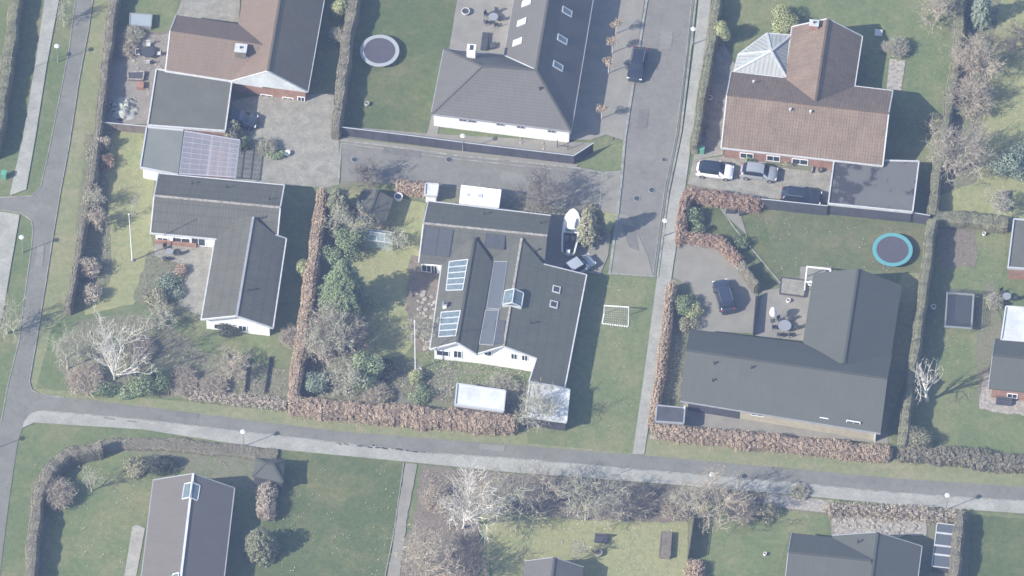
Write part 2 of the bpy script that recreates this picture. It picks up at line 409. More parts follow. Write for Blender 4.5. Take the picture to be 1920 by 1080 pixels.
def bush(px, py, rx, rz, label, mt='evergreen', seed=1, ry=None, leaf=.15, dens=1., name='shrub', cat='shrub', lobes=10, group=None, lift=0, twigs=0, twm='twig', z=0, trunk=False, shell=.7):
    r = np.random.default_rng(seed); ry = ry or rx; p = P(px, py, z)
    n = int(dens * 4.2 * (4 * (rx * ry + rx * rz + ry * rz) / 3 * 2.6) / (leaf * leaf) * 1.5)
    n = min(n, 32000)
    q, o = blob_points(r, n, rx, ry, rz, lobes, shell); q[:, 2] += rz * .85 + lift
    q[:, 2] = np.maximum(q[:, 2], .03)
    V, F = card_mesh(q, o + r.normal(size=q.shape) * .8, r.uniform(.6, 1.3, n) * leaf)
    if twigs:
        a = r.uniform(0, 6.28, twigs); k = r.uniform(.2, 1.05, twigs)
        tip = np.stack([np.cos(a) * rx * k, np.sin(a) * ry * k, rz * 1.7 * np.sqrt(np.maximum(0, 1.15 - k * k)) + lift], 1)
        b = tip * np.array([[.15, .15, 0]])
        V2, F2 = seg_mesh(np.hstack([b, tip, np.full((twigs, 1), .02), np.full((twigs, 1), .008)]))
        V, F = join([(V, F), (V2, F2)])
    if not trunk:
        o = numpy_mesh(name, V, F, M[mt]); o.location = p; return tag(o, label, cat, group)
    root = thing(name, label, cat, p, 0, group)
    mb = MB(); mb.tube((0, 0, -.05), (0, 0, lift + rz * .9), .12 * rx ** .5, .05, 7)
    mb.build('trunk', M['bark'], root, world=False); numpy_mesh('crown', V, F, M[mt], root)
    return root
def twig_bush(px, py, rad, h, label, mt='twig', seed=1, n=260, name='bare_shrub', cat='shrub', group=None, ry=None, spr=1.0, z=0, leaves=0):
    """many stems fanning from the base, each with side twigs"""
    r = np.random.default_rng(seed); ry = ry or rad; p = P(px, py, z); S = []
    for i in range(n):
        a = r.uniform(0, 2 * math.pi); k = math.sqrt(r.uniform(.02, 1)) * spr
        b = np.array([math.cos(a) * rad * .25 * k, math.sin(a) * ry * .25 * k, 0])
        tip = np.array([math.cos(a) * rad * k, math.sin(a) * ry * k, h * (.98 - .45 * k * k) * r.uniform(.6, 1.05)])
        mid = b * .5 + tip * .5 + np.array([0, 0, h * .12]) - np.array([math.cos(a) * rad, math.sin(a) * ry, 0]) * .12 * k
        S.append([*b, *mid, .026, .02]); S.append([*mid, *tip, .02, .014])
        for j in range(6):
            f = r.uniform(.1, 1); s = mid + (tip - mid) * f
            e = s + r.normal(size=3) * np.array([rad, ry, h * .8]) * .14 + np.array([0, 0, .06 * h]); e[2] = max(.03, e[2])
            S.append([*s, *e, .015, .011])
    V, F = seg_mesh(S)
    if leaves:
        i = r.integers(0, len(S), leaves); A = np.array(S)[i, 3:6]
        V2, F2 = card_mesh(A + r.normal(size=A.shape) * .08, r.normal(size=A.shape), r.uniform(.07, .15, leaves))
        V, F = join([(V, F), (V2, F2)])
    o = numpy_mesh(name, V, F, M[mt]); o.location = p
    return tag(o, label, cat, group)
def conifer(px, py, rad, h, label, mt='conifer', seed=1, n=9000, name='conifer', rag=.25, leaf=.2, pw=.8):
    r = np.random.default_rng(seed); p = P(px, py)
    root = thing(name, label, 'tree', p)
    mb = MB(); mb.tube((0, 0, -.05), (0, 0, h * .95), .05 + .018 * h, .02, 8); mb.build('trunk', M['bark'], root, world=False)
    nb = int(26 * h); S = []; Q = []; O = []
    for i in range(nb):
        t = (i + .5) / nb; z = h * (.06 + .92 * t); L = rad * (1 - t) ** pw * r.uniform(1 - rag, 1 + rag * .4) + .12
        a = i * 2.4 + r.uniform(-.3, .3); k = max(6, int(n / nb * (1 - t) ** .6 * 1.6))
        f = r.uniform(.15, 1, k) ** .6; side = r.normal(size=k) * .16 * L * (1.25 - f)
        x = np.cos(a) * L * f - np.sin(a) * side; y = np.sin(a) * L * f + np.cos(a) * side
        zz = z + .18 * L * f - .3 * L * f * f + r.normal(size=k) * .07
        Q.append(np.stack([x, y, zz], 1)); O.append(np.tile([[np.cos(a) * .5, np.sin(a) * .5, 1.]], (k, 1)))
    Q = np.concatenate(Q); O = np.concatenate(O); Q[:, 2] = np.maximum(Q[:, 2], .05)
    V, F = card_mesh(Q, O + r.normal(size=Q.shape) * .55, r.uniform(.6, 1.3, len(Q)) * leaf, .45)
    numpy_mesh('crown', V, F, M[mt], root)
    return root
def hedge(path, width, h, label, mt='privet', seed=1, leaf=.11, dens=1., rough=.06, name='hedge', zb=0, group=None, ends=None):
    """path: pixels along the hedge's TOP centre; a clipped body of leaf faces over a twiggy core"""
    r = np.random.default_rng(seed)
    pts = [P(x, y, h) for x, y in path]; pts = [Vector((p.x, p.y)) for p in pts]
    W = [w_ * (.84 if rough < .15 else .82) for w_ in width]
    o = pts[0].copy(); L = [0]
    for i in range(1, len(pts)): L.append(L[-1] + (pts[i] - pts[i - 1]).length)
    n = max(2, int(L[-1] / .35)); st = []
    for k in range(n + 1):
        s = L[-1] * k / n; i = max(0, min(len(pts) - 2, int(np.searchsorted(L, s) - 1))); f = (s - L[i]) / max(1e-6, L[i + 1] - L[i])
        p = pts[i].lerp(pts[i + 1], f); wd = W[i] + (W[i + 1] - W[i]) * f
        if st: d = (p - st[-1][0])
        else: d = pts[1] - pts[0]
        st.append((p, d.normalized(), wd))
    ring = [(-.46, 0), (-.5, .5), (-.47, .88), (-.36, 1), (0, 1.02), (.36, 1), (.47, .88), (.5, .5), (.46, 0)]
    V = []; K = len(ring)
    ph = r.uniform(0, 6, 4)
    for k, (p, d, wd) in enumerate(st):
        wob = .07 * math.sin(k * .23 + ph[0]) + .06 * math.sin(k * .61 + ph[1]) + .05 * math.sin(k * 1.4 + ph[2]); p = p + Vector((-d.y, d.x)) * wd * (.05 * math.sin(k * .37 + ph[3]))
        nn = Vector((-d.y, d.x)); e = .55 if k in (0, n) else 1
        for (a, b) in ring:
            jw = wd * (.9 - rough * .5 + wob) * (1 + r.uniform(-rough, rough)) * (1 if e == 1 else .9); jh = (h - .06 - rough * .5) * (1 + wob * .6 + r.uniform(-rough, rough) * .35)
            q = p + nn * a * jw; V.append((q.x - o.x, q.y - o.y, b * jh))
    F = []
    for k in range(n):
        for j in range(K - 1):
            a = k * K + j; F.append((a, a + 1, a + K + 1, a + K))
    V = np.array(V, float); F = np.array(F)
    capf = []
    for k in (0, n):
        c = V[k * K:(k + 1) * K]
        for j in range(0, 4): capf.append((k * K + j, k * K + j + 1, k * K + K - 2 - j, k * K + K - 1 - j))
    F = np.concatenate([F, np.array(capf)])
    A, B, Cc, D = (V[F[:, i]] for i in range(4))
    ar = (np.linalg.norm(np.cross(B - A, D - A), axis=1) + np.linalg.norm(np.cross(B - Cc, D - Cc), axis=1)) / 2
    m = int(ar.sum() / (leaf * leaf) * 6.5 * dens * (1 + rough)); m = min(m, 120000)
    fi = r.choice(len(F), m, p=ar / ar.sum()); s = r.uniform(0, 1, (m, 1)); t = r.uniform(0, 1, (m, 1))
    q = (A[fi] * (1 - s) + B[fi] * s) * (1 - t) + (D[fi] * (1 - s) + Cc[fi] * s) * t
    nr = np.cross(B - A, D - A)[fi]; nr /= np.maximum(np.linalg.norm(nr, axis=1, keepdims=True), 1e-6)
    ctr = np.array([[p.x - o.x, p.y - o.y, h * .45] for p, d, wd in st]); near = ctr[np.argmin(((q[:, None, :2] - ctr[None, :, :2]) ** 2).sum(2), 1)]
    fl = ((q - near) * nr).sum(1) < 0; nr[fl] *= -1
    q = q + nr * (r.uniform(-.02, .12, (m, 1)) + rough * 1.3 * r.uniform(0, 1, (m, 1)) ** 1.5); q[:, 2] = np.maximum(q[:, 2], .02)
    V2, F2 = card_mesh(q, nr + r.normal(size=q.shape) * (.35 if rough < .15 else .6), r.uniform(.6, 1.35, m) * leaf)
    nc = len(F); V, F = join([(V, F), (V2, F2)])
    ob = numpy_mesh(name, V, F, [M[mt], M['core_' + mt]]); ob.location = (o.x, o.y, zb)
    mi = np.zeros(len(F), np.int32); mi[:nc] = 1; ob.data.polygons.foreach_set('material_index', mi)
    return tag(ob, label, 'hedge', group)
def inside(poly, x, y):
    c = False; n = len(poly)
    for i in range(n):
        x1, y1 = poly[i][:2]; x2, y2 = poly[i - 1][:2]
        if (y1 > y) != (y2 > y) and x < (x2 - x1) * (y - y1) / (y2 - y1) + x1: c = not c
    return c
def thicket(poly, n, h, name, label, cat, mt='twig', seed=1, leaves=0, leaf=.13, twl=1., kind='stuff', group=None):
    """low sprigs and dry leaves spread over a bed"""
    r = np.random.default_rng(seed); pts = [P(x, y) for x, y in poly]
    x0, x1 = min(p.x for p in pts), max(p.x for p in pts); y0, y1 = min(p.y for p in pts), max(p.y for p in pts)
    S = []; Q = []
    while len(S) < n * 5:
        x, y = r.uniform(x0, x1), r.uniform(y0, y1)
        if not inside(pts, x, y): continue
        hh = h * r.uniform(.3, 1) * (0.6 + .5 * math.sin(x * 1.3 + seed) * math.cos(y * 1.7))
        hh = max(hh, .12)
        for j in range(5):
            e = np.array([x, y, 0]) + np.array([r.normal() * .35 * hh * twl, r.normal() * .35 * hh * twl, hh * r.uniform(.5, 1)])
            b = np.array([x + r.normal() * .05, y + r.normal() * .05, 0]); S.append([*b, *e, .014, .007])
            if leaves: Q.append(e + r.normal(size=3) * .1)
    V, F = seg_mesh(S)
    if leaves:
        Q = np.array(Q * leaves); Q = Q + r.normal(size=Q.shape) * .12; Q[:, 2] = np.maximum(Q[:, 2], .03)
        V2, F2 = card_mesh(Q, r.normal(size=Q.shape) + [0, 0, 1], r.uniform(.6, 1.3, len(Q)) * leaf)
        V, F = join([(V, F), (V2, F2)])
    o = numpy_mesh(name, V, F, M[mt]); return tag(o, label, cat, group, kind)

# ---------------------------------------------------------------- buildings
class House:
    def __init__(s, name, label, px, py, cat='house', group=None, z=0):
        s.root = thing(name, label, cat, P(px, py, z), 0, group); s.tris = []; s.walls_xy = []
    def height(s, x, y, default=2.4):
        best = None
        for a, b, c in s.tris:
            d = (b.y - c.y) * (a.x - c.x) + (c.x - b.x) * (a.y - c.y)
            if abs(d) < 1e-9: continue
            l1 = ((b.y - c.y) * (x - c.x) + (c.x - b.x) * (y - c.y)) / d
            l2 = ((c.y - a.y) * (x - c.x) + (a.x - c.x) * (y - c.y)) / d
            l3 = 1 - l1 - l2
            if min(l1, l2, l3) > -.02:
                z = l1 * a.z + l2 * b.z + l3 * c.z
                if best is None or z > best: best = z
        return default if best is None else best
    def roof(s, faces, m, name='roof', t=.16, trim=(), tm='trim', ridges=(), rm=None, bw=.15, rise=0, label=None):
        """faces: lists of Vectors (corner points), counter-clockwise from above"""
        V = []; idx = {}
        def vi(p):
            k = (round(p.x, 3), round(p.y, 3), round(p.z, 3))
            if k not in idx: idx[k] = len(V); V.append(Vector(p))
            return idx[k]
        Fs = []; 
        for f in faces:
            f = [Vector(p) for p in f]
            if area2([(p.x, p.y) for p in f]) < 0: f = f[::-1]
            Fs.append([vi(p) for p in f])
            for i in range(1, len(f) - 1): s.tris.append((f[0], f[i], f[i + 1]))
        n = len(V); ed = {}
        for f in Fs:
            for i in range(len(f)): ed[(f[i], f[(i + 1) % len(f)])] = 1
        allF = [tuple(f) for f in Fs] + [tuple(i + n for i in reversed(f)) for f in Fs]
        for (a, b) in ed:
            if (b, a) not in ed: allF.append((b, a, a + n, b + n))
        VV = V + [v - Vector((0, 0, t)) for v in V]; off = parent_off(s.root)
        me = bpy.data.meshes.new(name); me.from_pydata([tuple(v - off) for v in VV], [], allF); me.update()
        uvl = me.uv_layers.new(name='UVMap')
        for p in me.polygons:
            nn = p.normal; u = Vector((0, 0, 1)).cross(nn)
            u = Vector((1, 0, 0)) if u.length < .05 else u.normalized(); v = nn.cross(u)
            for li in p.loop_indices:
                q = me.vertices[me.loops[li].vertex_index].co; uvl.data[li].uv = (q.dot(u), q.dot(v))
        o = link(name, me, M[m], s.root)
        if label: o['label'] = label
        if trim:
            mb = MB()
            for a, b in trim:
                mb.beam(Vector(a) - Vector((0, 0, t / 2 - .005 - rise)), Vector(b) - Vector((0, 0, t / 2 - .005 - rise)), bw, t + .05 + rise * 2)
            mb.build('fascia', M[tm], o)
        if ridges:
            mb = MB()
            for a, b in ridges: mb.beam(Vector(a) + Vector((0, 0, .02)), Vector(b) + Vector((0, 0, .02)), .26, .09)
            mb.build('ridge_cap', M[rm or m], o)
        return o
    def gable(s, a, b, ra=None, rb=None, ze=2.5, m='r_grey', zr=None, hipA=None, hipB=None, rpA=None, rpB=None, trim='AB01', tm='trim', rm=None, name='roof', cap=True, bw=.15, show=True):
        z0, z1 = ze if isinstance(ze, tuple) else (ze, ze)
        a0, a1 = P(*a[0], z0), P(*a[1], z1); b0, b1 = P(*b[0], z0), P(*b[1], z1)
        def solve(px, e0, e1):
            q = P(*px, 0); k = P(*px, 1) - q; mid = (e0 + e1) / 2 - q
            return (mid.x * k.x + mid.y * k.y) / (k.x ** 2 + k.y ** 2)
        zs = []
        if ra: zs.append(solve(ra, a0, a1))
        if rb: zs.append(solve(rb, b0, b1))
        if zr is None: zr = sum(zs) / len(zs)
        if 0: print('ridge', s.root.name, name, [round(z, 2) for z in zs], round(zr, 2))
        A = (a0 + a1) / 2; A.z = zr; B = (b0 + b1) / 2; B.z = zr
        if hipA: A = P(*hipA, zr)
        if hipB: B = P(*hipB, zr)
        if rpA: A = P(*rpA, zr)
        if rpB: B = P(*rpB, zr)
        F = [[a0, b0, B, A], [a1, A, B, b1]]
        if hipA: F.append([a0, A, a1])
        if hipB: F.append([b0, b1, B])
        tr = []
        if 'A' in trim: tr += [(a0, A), (A, a1)] if not hipA else [(a0, a1)]
        if 'B' in trim: tr += [(b0, B), (B, b1)] if not hipB else [(b0, b1)]
        if '0' in trim: tr.append((a0, b0))
        if '1' in trim: tr.append((a1, b1))
        rid = [(A, B)] if cap else []
        if cap and hipA: rid += [(A, a0), (A, a1)]
        if cap and hipB: rid += [(B, b0), (B, b1)]
        o = s.roof(F, m, name, trim=tr, tm=tm, ridges=rid, rm=rm, bw=bw)
        return o, a0, a1, b0, b1, A, B
    def flat(s, px, z, m='felt', tm='lgrey', trim=None, t=.2, name='roof', rise=.05, bw=.16, wall=None, inset=.12):
        pts = [P(x, y, z) for x, y in px]; pts = [Vector(p) for p in ccw(pts)]
        n = len(pts); e = [(pts[i], pts[(i + 1) % n]) for i in range(n)]
        o = s.roof([pts], m, name, t=t, trim=e if trim is None else [(P(*px[i], z), P(*px[(i + 1) % n], z)) for i in trim], tm=tm, rise=rise, bw=bw)
        if wall: s.wall([(p.x, p.y) for p in pts], inset, wall, world=True)
        return o
    def wall(s, poly, inset, m, ze=2.5, world=False, under=.17, z0=0, name='wall', label=None):
        pts = [(p[0], p[1]) for p in poly] if world else [(P(x, y, ze).x, P(x, y, ze).y) for x, y in poly]
        q = offset_poly(pts, inset) if inset else [Vector(p) for p in ccw(pts)]
        mb = MB(); n = len(q); off = []
        for i in range(n):
            a, b = q[i], q[(i + 1) % n]; k = max(1, int((b - a).length / .5))
            s.walls_xy.append((a.copy(), b.copy()))
            for j in range(k):
                p0 = a.lerp(b, j / k); p1 = a.lerp(b, (j + 1) / k)
                nn = Vector((b - a).normalized().yx); nn = Vector((nn.x, -nn.y)) * .01
                h0 = s.height(p0.x - nn.x, p0.y - nn.y) - under; h1 = s.height(p1.x - nn.x, p1.y - nn.y) - under
                mb.face([(p0.x, p0.y, z0), (p1.x, p1.y, z0), (p1.x, p1.y, h1), (p0.x, p0.y, h0)])
        o = mb.build(name, M[m], s.root)
        if label: o['label'] = label
        return o
    def hit(s, px, py):
        d = ray(px, py); best = None
        for a, b in s.walls_xy:
            e = b - a; nrm = Vector((e.y, -e.x)).normalized()
            dd = d.x * nrm.x + d.y * nrm.y
            if dd > -1e-4: continue
            t = ((a.x - CAM.x) * nrm.x + (a.y - CAM.y) * nrm.y) / dd; p = CAM + d * t
            f = ((p.x - a.x) * e.x + (p.y - a.y) * e.y) / e.length_squared
            if 0 <= f <= 1 and -.4 < p.z < 5.5 and (best is None or t < best[0]): best = (t, p, nrm, e.normalized())
        return best
    def window(s, px, py, wd, ht, fm='white', pm='glass', name='window', part='pane', bars=1):
        h = s.hit(px, py)
        if not h: print('window misses', s.root.name, px, py); return
        _, p, nrm, e = h; n3 = Vector((nrm.x, nrm.y, 0)); e3 = Vector((e.x, e.y, 0))
        Mx = Matrix((e3, n3, Vector((0, 0, 1)))).transposed(); f = MB()
        c = p + n3 * .02
        for sx in (-1, 1): f.box(c + e3 * sx * wd / 2, (.09, .09, ht + .09), M=Mx)
        for sz in (-1, 1): f.box(c + Vector((0, 0, sz * ht / 2)), (wd - .09, .085, .09), M=Mx)
        for i in range(bars): f.box(c + e3 * (wd * ((i + 1) / (bars + 1) - .5)), (.06, .08, ht - .09), M=Mx)
        o = f.build(name, M[fm], s.root)
        g = MB(); g.box(p + n3 * .012, (wd - .04, .03, ht - .04), M=Mx); g.build(part, M[pm], o)
        return o
    def on_roof(s, px, py):
        d = ray(px, py); best = None
        for a, b, c in s.tris:
            n = (b - a).cross(c - a)
            if n.length < 1e-6: continue
            n.normalize()
            if n.z < 0: n = -n
            dn = d.dot(n)
            if abs(dn) < 1e-5: continue
            t = (a - CAM).dot(n) / dn; p = CAM + d * t
            e0, e1, v = b - a, c - a, p - a
            d00, d01, d11, d20, d21 = e0.dot(e0), e0.dot(e1), e1.dot(e1), v.dot(e0), v.dot(e1)
            q = d00 * d11 - d01 * d01; v1 = (d11 * d20 - d01 * d21) / q; v2 = (d00 * d21 - d01 * d20) / q
            if min(v1, v2, 1 - v1 - v2) > -.03 and (best is None or t < best[0]): best = (t, p, n)
        if best is None: print('roof miss', s.root.name, px, py); return None
        u = Vector((0, 0, 1)).cross(best[2]); u = Vector((1, 0, 0)) if u.length < .05 else u.normalized()
        return best[1], best[2], u, best[2].cross(u)
    def skylight(s, px, py, wd=.8, ht=1.2, fm='lgrey', pm='bglass'):
        p, n, u, v = s.on_roof(px, py); Mx = Matrix((u, v, n)).transposed(); f = MB()
        for k in (-1, 1): f.box(p + u * k * wd / 2 + n * .05, (.12, ht + .12, .14), M=Mx); f.box(p + v * k * ht / 2 + n * .05, (wd - .12, .12, .138), M=Mx)
        o = f.build('skylight', M[fm], s.root); g = MB(); g.box(p + n * .04, (wd - .1, ht - .1, .1), M=Mx); g.build('pane', M[pm], o); return o
    def quad_on_roof(s, px, m, name, lift=.06, frame=None, nx=1, ny=1, pm=None, fw=.07):
        """panel field given by four roof pixels (clockwise from top left); nx by ny cells"""
        pts = [s.on_roof(*q) for q in px]; n = pts[0][1]; c = [q[0] + n * lift for q in pts]
        mb = MB(); b = c + [q - n * (lift - .01) for q in c]
        k = len(mb.v); mb.v += [tuple(v) for v in b]
        mb.f += [(3, 2, 1, 0), (0, 1, 5, 4), (1, 2, 6, 5), (2, 3, 7, 6), (3, 0, 4, 7)]; mb.m += [0] * 5
        o = mb.build(name, M[m], s.root)
        if frame:
            g = MB()
            for i in range(nx + 1):
                t = i / nx; g.beam(c[0].lerp(c[1], t) + n * .012, c[3].lerp(c[2], t) + n * .012, fw, .05, up=n)
            for i in range(ny + 1):
                t = i / ny; g.beam(c[0].lerp(c[3], t) + n * .013, c[1].lerp(c[2], t) + n * .013, fw, .045, up=n)
            g.build('frame', M[frame], o)
        return o
    def chimney(s, px, py, w, d, h, m='brick', capm='grey', rot=-.11, sink=.6, flue=True):
        p, n, u, v = s.on_roof(px, py); mb = MB(); mb.box(p + Vector((0, 0, (h - sink) / 2)), (w, d, h + sink), rot)
        o = mb.build('chimney', M[m], s.root); g = MB(); g.box(p + Vector((0, 0, h + .04)), (w + .12, d + .12, .08), rot); g.build('cap', M[capm], o)
        if flue:
            g = MB(); g.tube(p + Vector((0, 0, h + .08)), p + Vector((0, 0, h + .3)), .12, n=10); g.build('flue', M['dark'], o)
        return o
    def vent(s, px, py, r=.07, h=.45, m='dark'):
        p, *_ = s.on_roof(px, py); mb = MB(); mb.tube(p - Vector((0, 0, .1)), p + Vector((0, 0, h)), r, n=10); mb.tube(p + Vector((0, 0, h)), p + Vector((0, 0, h + .1)), r * 1.7, r * 1.3, n=10)
        return mb.build('vent_pipe', M[m], s.root)

LAY = [.004]
def sheet(name, px, z, m, kind='structure', label=None, cat=None, thick=0, jag=0, seed=0):
    if jag:
        r = random.Random(seed + len(px)); out = []; n = len(px)
        for i in range(n):
            a, b = px[i], px[(i + 1) % n]; L = math.hypot(b[0] - a[0], b[1] - a[1]); k = max(1, int(L / 9))
            for j in range(k):
                t = j / k; out.append((a[0] + (b[0] - a[0]) * t + r.uniform(-jag, jag), a[1] + (b[1] - a[1]) * t + r.uniform(-jag, jag) * .8))
        px = out
    LAY[0] += .0012; z = LAY[0] + thick
    pts = [P(x, y, z) for x, y in px]; mb = MB()
    q = ccw(pts)
    if thick: mb.prism([(p.x, p.y) for p in q], z - thick, z, bottom=False)
    else: mb.face([(p.x, p.y, z) for p in q])
    me = mb.build(name, M[m]); me['kind'] = kind
    if kind != 'structure': tag(me, label, cat, kind=kind if kind != 'thing' else None)
    return me
def strip(name, px, z, m, wd, ht=0, kind='structure'):
    mb = MB(); pts = [P(x, y, z) for x, y in px]
    for a, b in zip(pts, pts[1:]): mb.beam(a - Vector((0, 0, (ht or .06) / 2)), b - Vector((0, 0, (ht or .06) / 2)), wd, ht or .06)
    o = mb.build(name, M[m]); o['kind'] = kind; return o

# ---------------------------------------------------------------- ground, roads, pavements
mb = MB(); mb.face([(-350, -320, 0), (350, -320, 0), (350, 350, 0), (-350, 350, 0)]); g = mb.build('ground', M['ground']); g['kind'] = 'structure'
Z1, Z2, Z3, Z4 = .004, .008, .012, .016
# verges beside the western and southern roads
sheet('grass_verge', [(172, -30), (228, -30), (180, 290), (160, 390), (134, 580), (95, 620), (66, 735), (52, 720), (82, 540), (111, 360), (146, 150)], Z1, 'verge')
sheet('grass_verge', [(60, 728), (300, 748), (700, 790), (985, 800), (1222, 815), (1660, 858), (1960, 880), (1960, 920), (1680, 903), (1440, 882), (960, 840), (480, 795), (60, 742)], Z1, 'verge')
# lawns
LAWNS = [
 ('lawn', [(672, -30), (862, -30), (842, 90), (812, 215), (800, 252), (642, 238), (650, 150)], 'lawn'),
 ('lawn', [(1390, 395), (1560, 398), (1700, 415), (1742, 425), (1722, 520), (1690, 545), (1690, 510), (1525, 500), (1460, 535), (1395, 470), (1375, 430)], 'lawn2'),
 ('lawn', [(1100, 515), (1232, 520), (1188, 850), (990, 832), (985, 805), (1062, 800)], 'lawn3'),
 ('lawn', [(530, 845), (757, 866), (735, 1110), (470, 1110), (500, 940)], 'lawn'),
 ('lawn', [(100, 860), (150, 835), (440, 850), (480, 870), (440, 915), (290, 900), (255, 1110), (65, 1110), (80, 930)], 'lawn3'),
 ('lawn', [(190, 240), (270, 240), (290, 330), (282, 440), (300, 500), (250, 570), (160, 590), (150, 520), (175, 400)], 'mossy'),
 ('lawn', [(640, 355), (800, 380), (788, 500), (790, 560), (780, 640), (760, 665), (690, 680), (600, 560), (640, 440)], 'mossy'),
 ('lawn', [(1345, -30), (1800, -30), (1745, 400), (1730, 300), (1670, 170), (1480, 40), (1380, 50), (1340, 100)], 'lawn3'),
 ('lawn', [(1800, -30), (1960, -30), (1960, 430), (1760, 425), (1745, 400)], 'mossy'),
 ('lawn', [(1760, 430), (1890, 425), (1880, 520), (1850, 600), (1840, 760), (1960, 780), (1960, 870), (1700, 850), (1740, 600)], 'lawn3'),
 ('lawn', [(1320, 935), (1550, 965), (1560, 1005), (1480, 1000), (1450, 1110), (1310, 1110)], 'lawn3'),
 ('lawn', [(900, 960), (1100, 975), (1290, 975), (1290, 1110), (930, 1110)], 'mossy'),
 ('lawn', [(1820, 965), (1960, 975), (1960, 1110), (1815, 1110)], 'lawn'),
 ('lawn', [(1095, 285), (1172, 265), (1170, 315), (1130, 322), (1078, 310)], 'lawn3'),
 ('lawn', [(1120, 395), (1160, 400), (1140, 440), (1100, 400)], 'mossy'),
 ('lawn', [(245, -20), (340, -20), (325, 60), (240, 60)], 'lawn3'),
 ('lawn', [(1290, 385), (1420, 385), (1470, 520), (1440, 545), (1380, 480), (1285, 440)], 'lawn'),
 ('lawn', [(1690, 510), (1725, 512), (1700, 700), (1660, 810), (1680, 830), (1655, 830), (1650, 700)], 'verge'),
 ('lawn', [(500, 610), (560, 620), (550, 680), (380, 650), (400, 630)], 'lawn3'),
]
for i, (n_, p_, m_) in enumerate(LAWNS): sheet(n_, p_, Z2, m_, jag=1.5, seed=i)
# planting beds and bare soil
BEDS = [
 [(150, 600), (250, 585), (320, 610), (380, 660), (548, 695), (545, 762), (440, 762), (250, 735), (150, 728), (105, 690), (112, 640)],
 [(215, 60), (320, 60), (300, 235), (195, 225)],
 [(600, 350), (660, 340), (640, 440), (600, 560), (690, 690), (760, 670), (800, 690), (985, 700), (985, 790), (560, 750), (570, 640)],
 [(1255, 520), (1305, 540), (1310, 610), (1285, 620), (1275, 750), (1235, 770), (1225, 740)],
 [(60, 905), (120, 840), (240, 825), (480, 850), (530, 880), (520, 940), (440, 910), (240, 850), (140, 850), (90, 920), (85, 1110), (45, 1110)],
 [(790, 872), (1000, 890), (1440, 925), (1555, 950), (1550, 965), (1310, 930), (1290, 980), (1100, 975), (900, 955), (900, 1110), (725, 1110), (780, 960)],
 [(1550, 950), (1815, 960), (1815, 1110), (1730, 1110), (1735, 1000), (1560, 1000)],
 [(1770, -30), (1880, -30), (1850, 150), (1840, 250), (1830, 340), (1750, 370), (1790, 150)],
 [(160, 250), (210, 250), (200, 330), (210, 520), (180, 560), (130, 575)],
 [(1760, 430), (1830, 430), (1830, 500), (1770, 500)],
 [(770, 480), (830, 490), (805, 660), (775, 660), (760, 560)],
 [(280, 470), (400, 470), (385, 600), (290, 590), (250, 560)],
 [(800, 335), (880, 345), (1100, 375), (1100, 430), (1030, 400), (800, 378), (740, 345)],
 [(1830, 560), (1865, 520), (1880, 630), (1850, 700), (1845, 770), (1832, 760)],
 [(1290, 340), (1425, 370), (1425, 388), (1290, 385)],
]
BM = ['bed', 'soil', 'bed', 'bed', 'bed', 'soil', 'bed', 'bed', 'bed', 'soil', 'soil', 'bed', 'bed', 'bed', 'soil']
for i, p_ in enumerate(BEDS): sheet('planting_bed', p_, Z3, BM[i], jag=3, seed=i)
sheet('lawn', [(862, 698), (985, 706), (975, 724), (945, 730), (855, 716)], Z3, 'lawn3', jag=3)
# roads
M['tarpatch'] = asphalt('darker_asphalt_patch', (.16, .156, .138)); M['tarpatch2'] = asphalt('paler_asphalt_patch', (.215, .208, .178))
sheet('road', [(145, -30), (178, -30), (165, 60), (148, 150), (130, 270), (113, 360), (98, 450), (84, 540), (68, 640), (55, 715), (60, 731), (74, 739), (300, 766), (480, 789), (640, 809), (960, 834), (1200, 853), (1440, 875), (1680, 897), (1960, 915), (1960, 941), (1680, 923), (1440, 900), (1160, 876), (960, 858), (800, 848), (480, 812), (270, 786), (75, 769), (56, 776), (44, 796), (33, 830), (18, 930), (3, 1050), (-4, 1110), (-60, 1110), (-60, 900), (0, 800), (15, 720), (35, 640), (48, 540), (58, 470), (62, 430), (58, 412), (40, 399), (-10, 393), (-40, 390), (-40, 368), (0, 371), (60, 368), (75, 352), (90, 290), (108, 200), (128, 100)], Z4, 'asphalt')
sheet('road', [(1220, -30), (1305, -30), (1272, 250), (1250, 360), (1229, 520), (1190, 515), (1142, 512), (1158, 400), (1132, 392), (1100, 398), (1000, 382), (840, 350), (640, 340), (640, 262), (850, 288), (1080, 312), (1130, 322), (1170, 320), (1173, 250), (1184, 190)], Z4, 'asphalt2')
# raised pavements
sheet('pavement', [(88, -30), (116, -30), (88, 120), (66, 260), (49, 355), (20, 366), (18, 366), (26, 330), (43, 257), (66, 120)], .07, 'paving', thick=.07)
sheet('pavement', [(-10, 395), (37, 402), (20, 500), (5, 590), (-10, 640)], .07, 'paving', thick=.07)
sheet('pavement', [(72, 770), (270, 788), (480, 813), (800, 850), (960, 860), (1160, 878), (1440, 902), (1680, 925), (1960, 943), (1960, 965), (1680, 946), (1440, 923), (1300, 911), (960, 885), (760, 865), (480, 838), (270, 805), (65, 792), (42, 802), (45, 790), (56, 776)], .07, 'paving', thick=.07)
sheet('path', [(1313, -30), (1337, -30), (1320, 100), (1299, 250), (1283, 365), (1262, 500), (1245, 620), (1228, 720), (1208, 851), (1186, 851), (1205, 720), (1232, 520), (1257, 360), (1280, 250), (1300, 100)], .03, 'paving', thick=.03)
sheet('pavement', [(1168, -30), (1213, -30), (1180, 190), (1168, 262), (1137, 252), (1150, 120)], .06, 'dpav', thick=.06)
sheet('pavement', [(1131, 322), (1170, 319), (1155, 400), (1125, 396)], .05, 'cpav', thick=.05)
